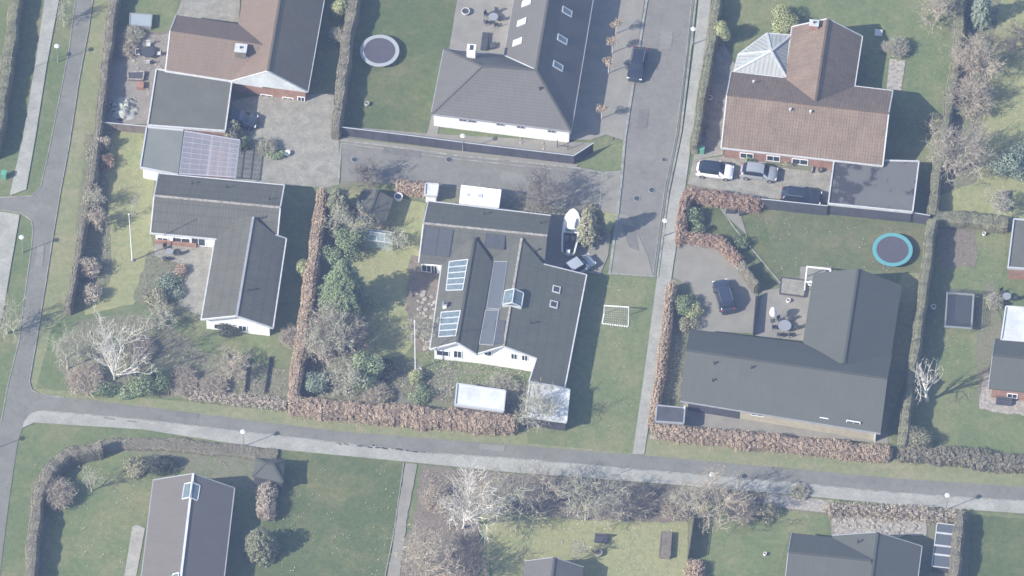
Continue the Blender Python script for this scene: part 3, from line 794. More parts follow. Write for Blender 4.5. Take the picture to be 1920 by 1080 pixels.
sheet('path', [(760, 868), (783, 870), (765, 960), (745, 1110), (722, 1110), (738, 1010)], .02, 'dpav', thick=.02, jag=1)
sheet('path', [(1218, 816), (1400, 833), (1668, 858), (1668, 863), (1400, 839), (1218, 822)], .05, 'stone', thick=.05)
# paved yards
sheet('driveway', [(485, 180), (628, 175), (622, 252), (637, 262), (637, 345), (605, 352), (500, 345), (430, 335), (425, 190)], Z4, 'gravel', jag=1)
sheet('patio', [(862, -30), (985, -30), (948, 105), (842, 92)], Z4, 'dpav')
sheet('path', [(842, 92), (860, 95), (820, 252), (800, 252)], Z4 + .004, 'dpav')
sheet('path', [(800, 250), (1110, 268), (1100, 290), (1070, 300), (640, 256), (640, 236), (660, 238)], Z4 + .008, 'dpav')
sheet('verge_paving', [(628, 256), (1085, 308), (1080, 314), (640, 264)], .05, 'cpav', thick=.05)
sheet('driveway', [(1299, 300), (1380, 290), (1560, 300), (1555, 380), (1420, 370), (1290, 345)], Z4, 'gravel')
sheet('driveway', [(1270, 458), (1345, 460), (1422, 542), (1418, 625), (1285, 620), (1310, 590), (1300, 540), (1262, 520)], Z4, 'cpav')
sheet('patio', [(1430, 545), (1530, 530), (1520, 640), (1415, 630)], Z4 + .004, 'dpav')
sheet('patio', [(1500, 500), (1560, 500), (1560, 530), (1500, 525)], Z4 + .006, 'dpav')
sheet('path', [(1285, 755), (1390, 770), (1665, 812), (1665, 832), (1230, 796), (1235, 790)], Z4 + .004, 'dpav')
sheet('patio', [(290, 440), (410, 450), (388, 600), (335, 570), (350, 500), (290, 480)], Z4, 'gravel', jag=2)
sheet('patio', [(1320, -30), (1345, 60), (1390, 140), (1355, 290), (1300, 300), (1320, 100)], Z3, 'gravel')
sheet('patio', [(1668, 110), (1698, 113), (1690, 170), (1662, 168)], Z4, 'stone')
sheet('patio', [(1352, 385), (1385, 390), (1400, 440), (1378, 420), (1356, 400)], Z4, 'dpav')
sheet('patio', [(350, -30), (452, -30), (448, 42), (330, 30)], Z4, 'gravel')
sheet('patio', [(195, 60), (320, 65), (300, 235), (190, 228)], Z4 - .002, 'dpav', jag=3)
sheet('patio', [(1060, 400), (1125, 400), (1145, 440), (1140, 480), (1125, 515), (1020, 500), (1030, 400)], Z4, 'cpav')
sheet('patio', [(1835, 765), (1845, 700), (1870, 700), (1960, 720), (1960, 782), (1880, 775)], Z4, 'stone', jag=2)
sheet('patio', [(1560, 970), (1740, 965), (1740, 1005), (1650, 1005), (1560, 1000)], Z4, 'stone', jag=4)
sheet('patio', [(248, 988), (256, 984), (272, 990), (250, 1110), (228, 1110)], Z4, 'paving')
sheet('patio', [(1440, 925), (1553, 938), (1551, 962), (1430, 948)], Z4, 'stone', jag=1)
sheet('road_patch', [(1158, 400), (1180, 405), (1215, 480), (1225, 520), (1142, 512)], Z4 + .004, 'cpav')
sheet('path', [(1108, -30), (1168, -30), (1137, 252), (1108, 262), (1066, 262)], Z4, 'dpav')  # strip added out to the house's shade edge, toned to turn that shade bluish
for i_, p_ in enumerate(([(1198, 205), (1216, 204), (1213, 240), (1194, 240)], [(1240, 60), (1262, 60), (1258, 92), (1236, 92)], [(330, 771), (372, 775), (371, 786), (329, 782)], [(900, 832), (948, 836), (946, 846), (898, 842)], [(1560, 892), (1640, 899), (1638, 908), (1558, 901)], [(70, 460), (84, 461), (79, 500), (65, 499)], [(720, 275), (790, 284), (788, 296), (718, 287)], [(940, 320), (1010, 330), (1007, 350), (938, 340)], [(1165, 420), (1190, 425), (1200, 470), (1180, 465)])):
    sheet('road_patch', p_, Z4, ('tarpatch', 'tarpatch2')[i_ % 2], jag=.8)
# kerbs and edging lines
K = [([(178, -30), (165, 60), (148, 150), (130, 270), (113, 360), (98, 450), (84, 540), (68, 640), (55, 715), (60, 731), (74, 739), (120, 745)], .06, .1),
     ([(145, -30), (128, 100), (108, 200), (90, 290), (76, 350), (60, 367), (0, 370)], .05, .1), ([(0, 393), (40, 399), (58, 412), (62, 430), (58, 470), (48, 540), (35, 640), (15, 720), (0, 800)], .05, .1),
     ([(75, 769), (270, 787), (480, 812), (800, 849), (960, 859), (1160, 877), (1440, 901), (1680, 924), (1960, 942)], .1, .16),
     ([(1217, -30), (1182, 190), (1171, 262), (1166, 325), (1158, 400), (1143, 512)], .1, .3), ([(1308, -30), (1294, 100), (1276, 250), (1253, 360), (1233, 518)], .1, .22),
     ([(1300, -30), (1287, 100), (1268, 250), (1245, 360), (1224, 518)], .05, .1), ([(1192, -30), (1160, 190), (1148, 262)], .07, .08),
     ([(637, 262), (850, 290), (1080, 314), (1130, 323), (1124, 396)], .08, .2), ([(640, 268), (850, 297), (1080, 321), (1128, 330)], .03, .1),
     ([(1270, 458), (1345, 461), (1422, 543)], .25, .14), ([(1420, 545), (1415, 630)], .06, .1), ([(1345, 380), (1378, 428), (1465, 532)], .06, .12),
     ([(640, 262), (635, 345)], .03, .15), ([(757, 868), (738, 1000), (720, 1090)], .06, .1), ([(1230, 518), (1140, 512)], .06, .12)]
for p_, h_, w_ in K: strip('kerb', p_, h_ + .05, 'kerb', w_, h_ + .05)
# crack filler and patches on the roads
for p_ in ([(195, 783), (215, 786)], [(238, 789), (256, 791)]): strip('road_patch', p_, .17, 'asphalt', .14, .03)
mb = MB(); r_ = random.Random(3)
for a, b, z_ in (((630, 830), (800, 849), .17),):
    for k in range(26):
        t = k / 26; x, y = a[0] + (b[0] - a[0]) * t + r_.uniform(-2, 2), a[1] + (b[1] - a[1]) * t + r_.uniform(-1.2, 1.2)
        if r_.random() < .75: mb.beam(P(x, y, z_), P(x + r_.uniform(4, 9), y + r_.uniform(0, 2), z_), r_.uniform(.05, .2), .012)
o = mb.build('moss', M['darkleaf']); o['kind'] = 'structure'

# ---------------------------------------------------------------- the houses
M['dull'] = plain('dull_aluminium', (.36, .35, .38), .5)
# 1 red and black tiled house at the top left
h = House('tiled_house', 'house with red and black tiled roof beside the gravel drive', 500, 160)
g_, a0, a1, b0, b1, A_, B_ = h.gable([(430, 153), (577, 172)], [(468, -90), (620, -70)], ra=(503, 133), ze=2.6, m='r_red2', trim='1A', rm='r_black')
h.roof([[a1 + Vector((0, 0, .035)), A_ + Vector((0, 0, .035)), B_ + Vector((0, 0, .035)), b1 + Vector((0, 0, .035))]], 'r_black', name='roof', t=.03, label='black tiled east slope of the roof')
h.gable([(330, 28), (310, 134)], [(512, 54), (492, 162)], ra=(318, 58), ze=2.6, m='r_red2', trim='A1', name='roof', cap=False)
h.wall([(430, 153), (577, 172), (620, -70), (468, -90)], .35, 'brick')
h.wall([(330, 28), (310, 134), (440, 150), (455, 44)], .4, 'brick')
h.quad_on_roof([(442, 104), (466, 106), (464, 110), (440, 108)], 'trim', 'flashing')
# white clad gable panel
mb = MB(); e = Vector((.02, -.12, 0)); mb.face([a0 + e, a1 + e, A_ + e]); mb.face([a0 + e * .3, A_ + e * .3, a1 + e * .3]); mb.build('gable_panel', M['alu'], h.root)
h.chimney(452, 100, 1.3, 1.1, 1.0, 'wood', 'trim')
h.window(500, 183, 1.3, 1.1); h.window(540, 188, 1.2, 1.1); h.window(565, 190, .8, 1.8, name='door')
# flat roofed garage wing
h = House('garage', 'flat grey felt roofed garage against the red tiled house', 350, 240, 'garage')
h.flat([(293, 130), (435, 152), (422, 246), (277, 235)], 2.55, 'felt', wall='brick', tm='trim')
h = House('covered_terrace', 'pale flat roofed shed with clear plastic pergola roof', 350, 320, 'outbuilding')
h.flat([(275, 239), (344, 245), (334, 328), (263, 314)], 2.4, 'felt2', trim=[0, 2, 3])
h.wall([(275, 239), (344, 245), (334, 328), (263, 314)], .25, 'wwall', ze=2.4)
h.wall([(268, 314), (302, 318), (303, 308), (270, 306)], 0, 'brick', ze=1.3, z0=0, name='low_wall')
m_, t_, b_ = nodes('clear_plastic_roofing'); b_.inputs['Base Color'].default_value = (.42, .41, .45, 1); b_.inputs['Roughness'].default_value = .35; b_.inputs['Alpha'].default_value = .3; M['plastic'] = m_
m_, t_, b_ = nodes('greenhouse_glass'); b_.inputs['Base Color'].default_value = (.5, .6, .62, 1); b_.inputs['Roughness'].default_value = .1; b_.inputs['Alpha'].default_value = .35; M['gglass'] = m_
pc = [P(346, 246, 2.4), P(450, 263, 2.4), P(442, 333, 2.4), P(336, 326, 2.4)]
mb = MB(); mb.prism([(p.x, p.y) for p in pc], 2.4, 2.42); mb.build('roof_sheet', M['plastic'], h.root)
mb = MB()
for i in range(7):
    t = i / 6; mb.beam(pc[0].lerp(pc[1], t) - Vector((0, 0, .06)), pc[3].lerp(pc[2], t) - Vector((0, 0, .06)), .06 if i != 3 else .26, .12)
for i in range(9):
    t = i / 8; mb.beam(pc[0].lerp(pc[3], t) + Vector((0, 0, .06)), pc[1].lerp(pc[2], t) + Vector((0, 0, .06)), .035 if 0 < i < 8 else .14, .05)
for p in pc: mb.box((p.x, p.y, 1.15), (.1, .1, 2.3))
mb.build('frame', M['dull'], h.root)
mb = MB(); mb.prism([(p.x, p.y) for p in [P(352, 268), P(446, 283), P(440, 350), P(342, 345)]], .02, .06); mb.build('floor', M['brick'], h.root)
# white fence leaning beside it
# 2 L shaped grey house on the left
h = House('bungalow', 'L-shaped bungalow with grey fibre roof and brick base beside the left garden', 400, 440)
h.gable([(297, 325), (282, 437)], [(533, 347), (519, 459)], ra=(292, 365), rb=(526, 391), ze=2.6, m='r_grey', rm='stone', trim='AB01')
def on_plane(px, py, a, b, c):
    n = (b - a).cross(c - a); d = ray(px, py); return CAM + d * ((a - CAM).dot(n) / d.dot(n))
ze = 2.55; W0, E0, W1, E1 = P(377, 599, ze), P(512, 615, ze), P(411, 400, ze), P(537, 447, ze)
A0 = (W0 + E0) / 2; A0.z = 4.15; dr = (W1 - W0); T1 = A0 + dr * .93; K1 = on_plane(516, 440, E0, A0, T1)
h.roof([[W0, A0, T1, W1], [A0, E0, E1, K1, T1]], 'r_grey', trim=[(W0, A0), (A0, E0), (W0, W1), (E0, E1), (E1, K1)], ridges=[(A0, T1)], rm='dtrim')
h.wall([(297, 325), (282, 437), (410, 449), (519, 455), (533, 347)], .5, 'wwall')
h.wall([(377, 599), (512, 615), (537, 447), (406, 425)], .5, 'wwall')
for x, y in ((360, 345), (425, 352), (505, 375), (465, 545), (492, 410)): h.vent(x, y)
h.window(305, 450, 1.2, 1.0); h.window(340, 452, 2.0, 1.3); h.window(372, 453, 1.6, 1.5); h.window(410, 612, 1, .9); h.window(455, 615, .9, 1)
mb = MB()
for a, b in (((290, 462), (368, 470)),):
    p, q = P(*a), P(*b); mb.beam(p + Vector((0, .45, .35)), q + Vector((0, .45, .35)), .2, .7)
mb.build('brick_base', M['brick'], h.root)
# 3 the large house in the middle
h = House('large_house', 'rambling white house with several dark roofs and blue glass strips', 930, 560)
h.gable([(803, 377), (785, 492)], [(1033, 404), (1019, 512)], ra=(795, 418), rb=(1025, 440), ze=2.6, zr=4.3, m='r_grey2', rm='stone', trim='A0')
h.gable([(806, 655), (893, 664)], [(830, 480), (924, 492)], ze=(2.5, 3.3), zr=4.25, rpA=(857, 642), rpB=(890, 444), m='r_grey2', rm='r_grey2', trim='A0')
VS, VN, ES, EN = P(893, 664, 3.1), P(920, 488, 3.1), P(1059, 727, 2.1), P(1100, 515, 2.1)
AS, AN = P(944, 649, 4.3), P(978, 447, 4.3); KN = on_plane(1019, 495, AS, AN, EN); ES = on_plane(1059, 727, AS, AN, EN)
X1, X2 = on_plane(1006, 672, AS, AN, EN), on_plane(992, 715, AS, AN, EN)
h.roof([[VS, AS, AN, VN], [AS, X1, ES, EN], [AS, EN, KN, AN], [X1, X2, ES]], 'r_grey2', trim=[(VS, AS), (AS, X1), (X1, X2), (X2, ES), (ES, EN), (EN, KN)], ridges=[(AS, AN)], rm='stone')
h.wall([(803, 377), (785, 492), (850, 500), (1019, 512), (1033, 404)], .5, 'wwall', ze=2.5)
h.wall([(806, 655), (893, 664), (1004, 681), (994, 715), (1059, 727), (1100, 515), (1019, 512), (830, 480)], .45, 'wwall', ze=2.5)

h.quad_on_roof([(797, 424), (850, 431), (842, 482), (790, 476)], 'panel', 'solar_panel', frame='dark', nx=2, ny=2, fw=.04)
h.quad_on_roof([(912, 438), (947, 442), (945, 468), (909, 464)], 'panel', 'solar_panel', frame='dark', nx=2, ny=1, fw=.04)
h.quad_on_roof([(926, 491), (951, 491), (938, 580), (912, 578)], 'slate', 'solar_collector', frame='dtrim', fw=.08)
h.quad_on_roof([(911, 582), (936, 582), (925, 648), (899, 646)], 'slate', 'solar_collector', frame='dtrim', fw=.08)
h.quad_on_roof([(929, 602), (948, 602), (944, 645), (926, 645)], 'panel', 'solar_panel', frame='dark', nx=1, ny=2, fw=.04)
o = h.quad_on_roof([(843, 491), (878, 487), (868, 544), (837, 545)], 'bglass', 'glass_roof_strip', frame='lgrey', nx=1, ny=5, fw=.12)
o = h.quad_on_roof([(828, 586), (864, 583), (855, 630), (823, 632)], 'bglass', 'glass_roof_strip', frame='lgrey', nx=1, ny=4, fw=.12)
h.chimney(834, 576, .45, .4, .7, 'wwall', 'grey')
h.skylight(1043, 543, .8, .8, 'trim', 'dark'); h.skylight(1038, 571, .8, .8, 'trim', 'dark')
# roof lantern astride the ridge
p, n, u, v = h.on_roof(960, 556); mb = MB(); c = Vector((p.x + .1, p.y, 0))
def lantern(h, c, zb, zt, wx, wy, rot):
    Mx = Matrix.Rotation(rot, 3, 'Z'); q = [c + Mx @ Vector((x * wx, y * wy, 0)) for x, y in ((-1, -1), (1, -1), (1, 1), (-1, 1))]
    lo = [Vector((p.x, p.y, zb)) for p in q]; r0 = (q[0] + q[1]) / 2; r1 = (q[2] + q[3]) / 2; r0.z = r1.z = zt
    mb = MB()
    for a, b in ((lo[0], lo[1]), (lo[1], lo[2]), (lo[2], lo[3]), (lo[3], lo[0])): mb.beam(a, b, .14, .5)
    for a, b in ((lo[0], r0), (lo[1], r0), (lo[2], r1), (lo[3], r1), (r0, r1)): mb.beam(a + Vector((0, 0, .25)), b + Vector((0, 0, .25)), .12, .1)
    o = mb.build('roof_lantern', M['alu'], h.root)
    g = MB(); e = Vector((0, 0, .24))
    g.face([lo[0] + e, r0 + e, r1 + e, lo[3] + e]); g.face([lo[1] + e, lo[2] + e, r1 + e, r0 + e]); g.face([lo[0] + e, lo[1] + e, r0 + e]); g.face([lo[3] + e, r1 + e, lo[2] + e])
    g.build('pane', M['bglass'], o)
lantern(h, Vector((P(962, 560, 4.4).x, P(962, 560, 4.4).y, 0)), 4.15, 4.75, 1.05, .95, -.13)
for x, y in ((908, 402), (1013, 419), (1000, 470), (995, 607)): h.vent(x, y)
h.window(915, 662, .8, .9); h.window(964, 668, .7, 1.1, pm='glass'); h.window(984, 671, .7, 1.1); h.window(830, 662, 1.4, 1.0); h.window(858, 664, .9, 1.4, name='door')
h.window(800, 503, 1.1, 1.3); h.window(814, 505, .7, 1.6, name='door')
h = House('carport', 'carport with pale metal roof at the south end of the rambling white house', 1020, 790, 'carport')
h.flat([(994, 713), (1068, 731), (1062, 791), (984, 780)], 2.1, 'alu', tm='alu', wall='dwood')
h = House('metal_shed', 'shed with shallow white sheet roof north of the beech hedge', 900, 770, 'shed')
h.flat([(857, 720), (948, 733), (944, 772), (853, 759)], 1.9, 'alu', tm='lgrey', wall='wood')
h = House('entrance_box', 'small white box beside the beech stub north of the rambling house', 806, 372, 'shed')
h.flat([(798, 344), (822, 346), (819, 368), (796, 366)], 1.6, 'alu', tm='trim', wall='wwall')
# 4 white hipped house at the top
h = House('white_house', 'white rendered house with steep slate grey hipped roof', 940, 250)
h.gable([(832, 90), (808, 214)], [(1113, 122), (1071, 247)], ze=2.7, zr=6.6, hipA=(902, 124), rpB=(1030, 139), m='r_slate', trim='', rm='r_slate') if 0 else None
SE = P(1071, 247, 2.7); SW = P(808, 214, 2.7); NW = P(832, 91, 2.7)
zr = 6.5; W_ = P(903, 124, zr); AP = P(1005, 131, zr)
d_ = (P(1113, -5, 2.7) - SE); NEf = SE + d_ * 1.45; 
wv = P(945, 104, 2.7); RN = AP + (d_ * 1.0); WN = wv + d_ * 1.0
h.roof([[SW, SE, AP, W_], [SW, W_, NW], [NW, W_, AP, wv], [SE, SE + d_, RN, AP], [AP, RN, WN, wv]], 'r_slate', trim=[(SW, SE), (SE, SE + d_), (wv, WN), (NW, wv), (SW, NW)], tm='dtrim', ridges=[(W_, AP), (AP, RN), (SW, W_), (SE, AP), (NW, W_)], bw=.1)
mb = MB(); mb.beam(wv + Vector((0, 0, .05)), AP + Vector((0, 0, .05)), .12, .08); mb.build('valley_flashing', M['alu'], h.root)
h.wall([(p.x, p.y) for p in (SW, SE, SE + d_, WN, wv, NW)], .28, 'wwall', world=True)
p, n, u, v = h.on_roof(884, 106); mb = MB(); mb.box((p.x, p.y, 4.2), (1.0, 1.0, 3.6), -.12); o = mb.build('chimney', M['wwall'], h.root)
mb = MB(); mb.box((p.x, p.y, 6.03), (.4, .7, .08), -.12); mb.build('flue', M['dark'], o)
for x, y in ((988, 5), (979, 42), (971, 79)): h.skylight(x, y, .75, 1.3, 'alu', 'alu')  # panes coloured as white sheet to paint glare on the glass
for x, y in ((1063, 22), (1054, 74), (1046, 124)): h.skylight(x, y, .75, 1.3, 'lgrey', 'gglass')
h.vent(1012, 168, .09, .4)
for x, y in ((868, 225), (885, 227), (938, 233), (976, 238), (1034, 246)): h.window(x, y, .85, .42, 'lgrey')
# 5 brown tiled house at the top right
h = House('brown_tiled_house', 'T-shaped house with weathered brown pantile roof', 1510, 240)
h.gable([(1371, 134), (1352, 277)], [(1674, 170), (1655, 311)], ra=(1361, 178), rb=(1665, 212), ze=2.6, m='r_red', trim='AB01', tm='trim')
h.gable([(1485, 50), (1617, 68)], [(1461, 215), (1592, 231)], ra=(1553, 35), ze=2.6, m='r_red', trim='A01', tm='trim')
h.wall([(1371, 134), (1352, 277), (1655, 311), (1674, 170)], .4, 'brick')
h.wall([(1485, 50), (1617, 68), (1602, 231), (1471, 215)], .4, 'brick')
h.chimney(1526, 52, 1.0, .8, .9, 'brick', 'trim')
for x, y in ((1413, 155), (1482, 207), (1520, 211)): h.vent(x, y, .1, .3, 'trim')
for x, y, w_ in ((1400, 292, 1.5), (1450, 297, 1.5), (1590, 312, 1.2), (1500, 303, 1.8)): h.window(x, y, w_, 1.0)
M['pvc'] = roofmat('ribbed_plastic_roof', (.4, .41, .385), .5, 9, .25, .02, .1, rough=.4)
# glazed garden room with a pyramid roof
h = House('garden_room', 'garden room with pale pyramid roof beside the brown tiled house', 1430, 110, 'garden room')
q = [P(1438, 62, 2.5), P(1484, 66, 2.5), P(1477, 150, 2.5), P(1376, 134, 2.5), P(1384, 102, 2.5)]; ap = P(1446, 96, 3.7)
h.roof([[q[i], ap, q[(i + 1) % 5]] for i in range(5)], 'pvc', trim=[(q[i], q[(i + 1) % 5]) for i in range(5)], tm='trim', ridges=[(ap, p) for p in q], rm='trim', t=.1)
h.wall([(p.x, p.y) for p in q], .15, 'glass', world=True)
h.quad_on_roof([(1425, 92), (1436, 99), (1400, 125), (1388, 120)], 'gglass', 'roof_pane', lift=.03)
h = House('garage', 'garage with flat damp-stained felt roof beside the brown tiled house', 1640, 380, 'garage')
h.flat([(1564, 299), (1723, 303), (1711, 398), (1553, 382)], 2.3, 'puddle', tm='trim', wall='dwood')
# 6 the big anthracite roofed house
h = House('dark_roofed_house', 'L-shaped house with smooth anthracite roof and cream brick walls', 1480, 700)
h.gable([(1294, 617), (1275, 752)], [(1673, 663), (1651, 813)], ra=(1285, 661), rb=(1661, 705), ze=2.6, m='r_anthr', trim='1', tm='dtrim', bw=.08)
h.gable([(1525, 513), (1691, 535)], [(1498, 690), (1664, 712)], ra=(1608, 503), ze=2.6, m='r_anthr', trim='', tm='dtrim', zr=None, bw=.08)
h.wall([(1294, 617), (1275, 752), (1651, 813), (1673, 663)], .55, 'cream')
h.wall([(1525, 513), (1691, 535), (1664, 712), (1498, 690)], .4, 'cream')
for x, y in ((1339, 683), (1409, 691), (1336, 715)): h.vent(x, y)
for x, y, w_ in ((1440, 781), (1500, 781), (1545, 787), (1597, 792)) and ((1420, 776, 1.4), (1501, 782, 1.5), (1545, 787, .9), (1600, 793, 1.5)): h.window(x, y, w_, .7, 'white')
mb = MB()
a = h.hit(1290, 770); b = h.hit(1386, 779)
if a and b:
    p, q = a[1], b[1]; mb.beam(Vector((p.x, p.y - .03, 1.1)), Vector((q.x, q.y - .03, 1.1)), .06, 2.2); mb.build('recess_shade_panel', M['dwood'], h.root)  # flat dark panel standing in for the shade of an open recess
mb = MB()
for x, y in ((1283, 788), (1640, 832)): p = P(x, y); mb.box((p.x, p.y + .3, 1.15), (.16, .16, 2.3))
mb.build('post', M['white'], h.root)
h = House('shed', 'small dark felt shed at the corner of the beech hedge by the path', 1256, 790, 'shed')
h.flat([(1232, 760), (1284, 765), (1282, 794), (1229, 790)], 1.9, 'dwood', tm='dtrim', wall='dwood', rise=.02)
# 7 house at the bottom left
M['r_purple'] = roofmat('plum_grey_tiles', (.135, .122, .108), .3, .4, .12, .06, .05, rough=.7, speck=.04)
h = House('ridge_glazed_house', 'grey roofed house with glazed ridge skylight beside the big lawn', 350, 960)
h.gable([(287, 900), (440, 915)], [(254, 1170), (408, 1190)], ra=(361, 888), ze=2.6, m='r_purple', trim='A01', tm='dtrim', rm='alu', bw=.12)
h.wall([(287, 900), (440, 915), (408, 1190), (254, 1170)], .4, 'brick')
lantern(h, Vector((P(358, 921, 4.6).x, P(358, 921, 4.6).y, 0)), 4.15, 4.62, .85, 1.0, -.12)
lantern(h, Vector((P(334, 1085, 4.6).x, P(334, 1085, 4.6).y, 0)), 4.15, 4.62, .7, .6, -.12)
h = House('hipped_shed', 'small hipped grey roof shed north of the round olive tree', 505, 885, 'shed')
h.gable([(480, 858), (473, 893)], [(534, 862), (531, 905)], ze=2.1, zr=2.75, hipA=(497, 868), hipB=(512, 870), m='r_anthr', trim='', cap=True)
h.wall([(480, 858), (473, 893), (531, 905), (534, 862)], .15, 'dwood', ze=2.1)
# 8 house at the bottom right
h = House('black_gabled_house', 'dark roofed house below the rockery at the bottom edge', 1640, 1060)
h.gable([(1484, 999), (1470, 1105)], [(1640, 1016), (1625, 1120)], ra=(1478, 1035), ze=2.5, m='r_anthr', trim='A', tm='dtrim', bw=.1)
h.gable([(1560, 1004), (1729, 1024)], [(1545, 1120), (1714, 1140)], ra=(1645, 998), ze=2.5, m='r_anthr', trim='A1', tm='dtrim', bw=.1)
h.wall([(1484, 999), (1470, 1105), (1625, 1120), (1640, 1016)], .4, 'brick')
h.wall([(1560, 1004), (1729, 1024), (1714, 1140), (1545, 1120)], .4, 'brick')
h.vent(1608, 1018, .08, .6)
# 9 small gable at the bottom
h = House('garden_house', 'small grey gabled garden house at the bottom edge', 1040, 1070, 'garden house')
h.gable([(984, 1052), (1094, 1063)], [(975, 1130), (1085, 1141)], ra=(1036, 1045), ze=2.3, m='r_slate', trim='A', tm='dtrim', bw=.1)
h.wall([(984, 1052), (1094, 1063), (1085, 1141), (975, 1130)], .25, 'wood', ze=2.3)
# 10 houses on the right edge
h = House('annex', 'white sheet roofed annex on the right edge', 1905, 610, 'outbuilding')
h.flat([(1886, 575), (1990, 582), (1983, 645), (1877, 637)], 2.7, 'alu', tm='alu', wall='brick')
h = House('brick_bungalow', 'dark roofed brick bungalow on the right edge', 1900, 740)
h.gable([(1866, 634), (1853, 728)], [(2020, 650), (2008, 744)], ra=(1857, 665), ze=2.6, m='r_anthr', trim='A', tm='dtrim', bw=.08)
h.wall([(1866, 634), (1853, 728), (2008, 744), (2020, 650)], .4, 'brick')
h.window(1898, 742, 1.1, .8); 
h = House('garage', 'garage with flat grey felt roof cut by the right edge', 1910, 470, 'garage')
h.flat([(1901, 411), (1990, 418), (1980, 508), (1890, 502)], 2.4, 'felt', tm='lgrey', wall='brick')
# playhouse
h = House('playhouse', 'small gabled playhouse under the bushes in the middle garden', 700, 400, 'playhouse')
h.gable([(665, 388), (722, 421)], [(680, 352), (738, 372)], ze=1.7, zr=2.3, m='r_grey', trim='', cap=True)
h.wall([(665, 388), (722, 421), (738, 372), (680, 352)], .2, 'wood', ze=1.7)

# ---------------------------------------------------------------- hedges
HEDGES = [
 ([(216, -25), (200, 100), (186, 225), (172, 330), (154, 430), (139, 520), (127, 572)], [1.5, 1.3, 1.0, 1.0, .9, .8, .8], 1.9, 'long low clipped hedge of grey green privet beside the western road', 'privet2', {}),
 ([(32, -25), (18, 90), (2, 190), (-14, 280)], [1.7, 1.7, 1.8, 1.9], 2.0, 'clipped hedge at the top left corner beside the narrow pavement', 'privet', {}),
 ([(668, -25), (652, 60), (640, 160), (630, 242)], [1.7, 1.6, 1.5, 1.3], 2.1, 'clipped hedge between the gravel drive and the lawn with the grey ringed trampoline', 'privet2', {}),
 ([(1347, -20), (1335, 80), (1318, 170), (1303, 270)], [1.2, 1.3, 1.3, 1.1], 2.0, 'narrow clipped hedge between the pale path and the brown tiled house', 'privet', {}),
 ([(1804, -20), (1795, 100), (1778, 200), (1760, 300), (1748, 400)], [1.5, 1.4, 1.4, 1.4, 1.4], 1.5, 'clipped hedge between the two gardens at the top right', 'privet', {}),
 ([(1748, 412), (1735, 520), (1722, 620), (1706, 720), (1692, 830)], [1.5, 1.3, 1.2, 1.2, 1.4], 2.3, 'tall thin clipped hedge east of the anthracite roofed house', 'privet', {}),
 ([(55, 1105), (63, 1000), (72, 930), (90, 880), (130, 845), (190, 833)], [1.5, 1.6, 1.7, 1.8, 1.8, 1.6], 2.1, 'curved clipped hedge round the bottom left garden', 'privet2', {}),
 ([(190, 833), (300, 830), (420, 842), (520, 852)], [2.0, 2.1, 2.1, 1.8], .35, 'very low dry hedge strip along the south pavement at the bottom left', 'privet2', {}),
 ([(605, 352), (595, 430), (580, 530), (566, 630), (550, 735)], [1.1, 1.5, 1.6, 1.6, 1.4], 2.2, 'long brown beech hedge running between the two middle gardens', 'beech', dict(rough=.16)),
 ([(542, 752), (640, 762), (760, 772), (860, 780), (966, 790)], [2.0, 2.3, 2.6, 2.6, 2.2], 1.7, 'broad brown beech hedge along the grass verge of the south road', 'beech', dict(rough=.24)),
 ([(1228, 800), (1340, 812), (1500, 828), (1667, 845)], [1.6, 1.8, 1.8, 1.9], 1.5, 'reddish beech hedge along the verge below the anthracite roofed house', 'beech', dict(rough=.26)),
 ([(1259, 528), (1250, 610), (1238, 700), (1224, 790)], [.9, .9, .9, 1.0], 1.6, 'thin reddish beech hedge between pale path and car yard', 'beech', dict(rough=.2)),
 ([(1290, 352), (1280, 400), (1275, 448)], [.8, .8, .9], 1.5, 'short beech hedge beside the path at the fresh green play garden', 'beechd', dict(rough=.25)),
 ([(1288, 358), (1350, 366), (1424, 378)], [1.3, 1.4, 1.4], 1.6, 'ragged beech hedge south of the three parked cars', 'beechd', dict(rough=.32)),
 ([(1280, 439), (1346, 445), (1388, 486)], [.8, .85, .7], 1.5, 'bent beech hedge along the pale kerb of the car yard', 'beechd', dict(rough=.3)),
 ([(1390, 490), (1420, 532)], [.9, .9], 1.8, 'grey brown end of the bent hedge casting a dark shadow beside the car yard', 'privet2', {}),
 ([(742, 342), (796, 348)], [1.3, 1.3], 1.6, 'stub of beech hedge beside the small white box', 'beech', dict(rough=.25)),
 ([(355, 736), (450, 745), (538, 755)], [1.2, 1.1, 1.1], .8, 'low brown thorny hedge at the foot of the left garden', 'twigp', dict(rough=.4, dens=.5)),
 ([(1690, 842), (1790, 850), (1940, 868)], [2.6, 2.4, 2.4], 1.2, 'low grey brown hedge beside the verge on the right edge', 'privet2', dict(rough=.35)),
 ([(1750, 402), (1820, 407), (1890, 415)], [2.0, 2.3, 2.0], 1.3, 'short wide clipped hedge north of the small vegetable plot', 'privet', {}),
 ([(1800, 962), (1795, 1030), (1785, 1105)], [1.4, 1.4, 1.4], 2.0, 'brown clipped hedge east of the framed glass boxes', 'privet2', {}),
 ([(1552, 948), (1640, 952), (1720, 957), (1806, 964)], [1.3, 1.3, 1.4, 1.4], 1.2, 'low brown hedge between pavement and rockery', 'twigp', dict(rough=.4, dens=.6)),
 ([(1308, 1052), (1303, 1075), (1298, 1105)], [1.8, 1.8, 1.8], 1.2, 'low beech hedge at the bottom edge beside the black shadowed strip', 'beech', dict(rough=.3)),
 ([(502, 905), (498, 960)], [2.0, 1.9], 1.9, 'short block of pale brown hedge below the hipped shed', 'twigp', dict(rough=.4, dens=.8)),
]
for i, (pth, wd, hh, lab, mt_, kw) in enumerate(HEDGES): hedge(pth, wd, hh, lab, mt_, seed=i + 1, **kw)

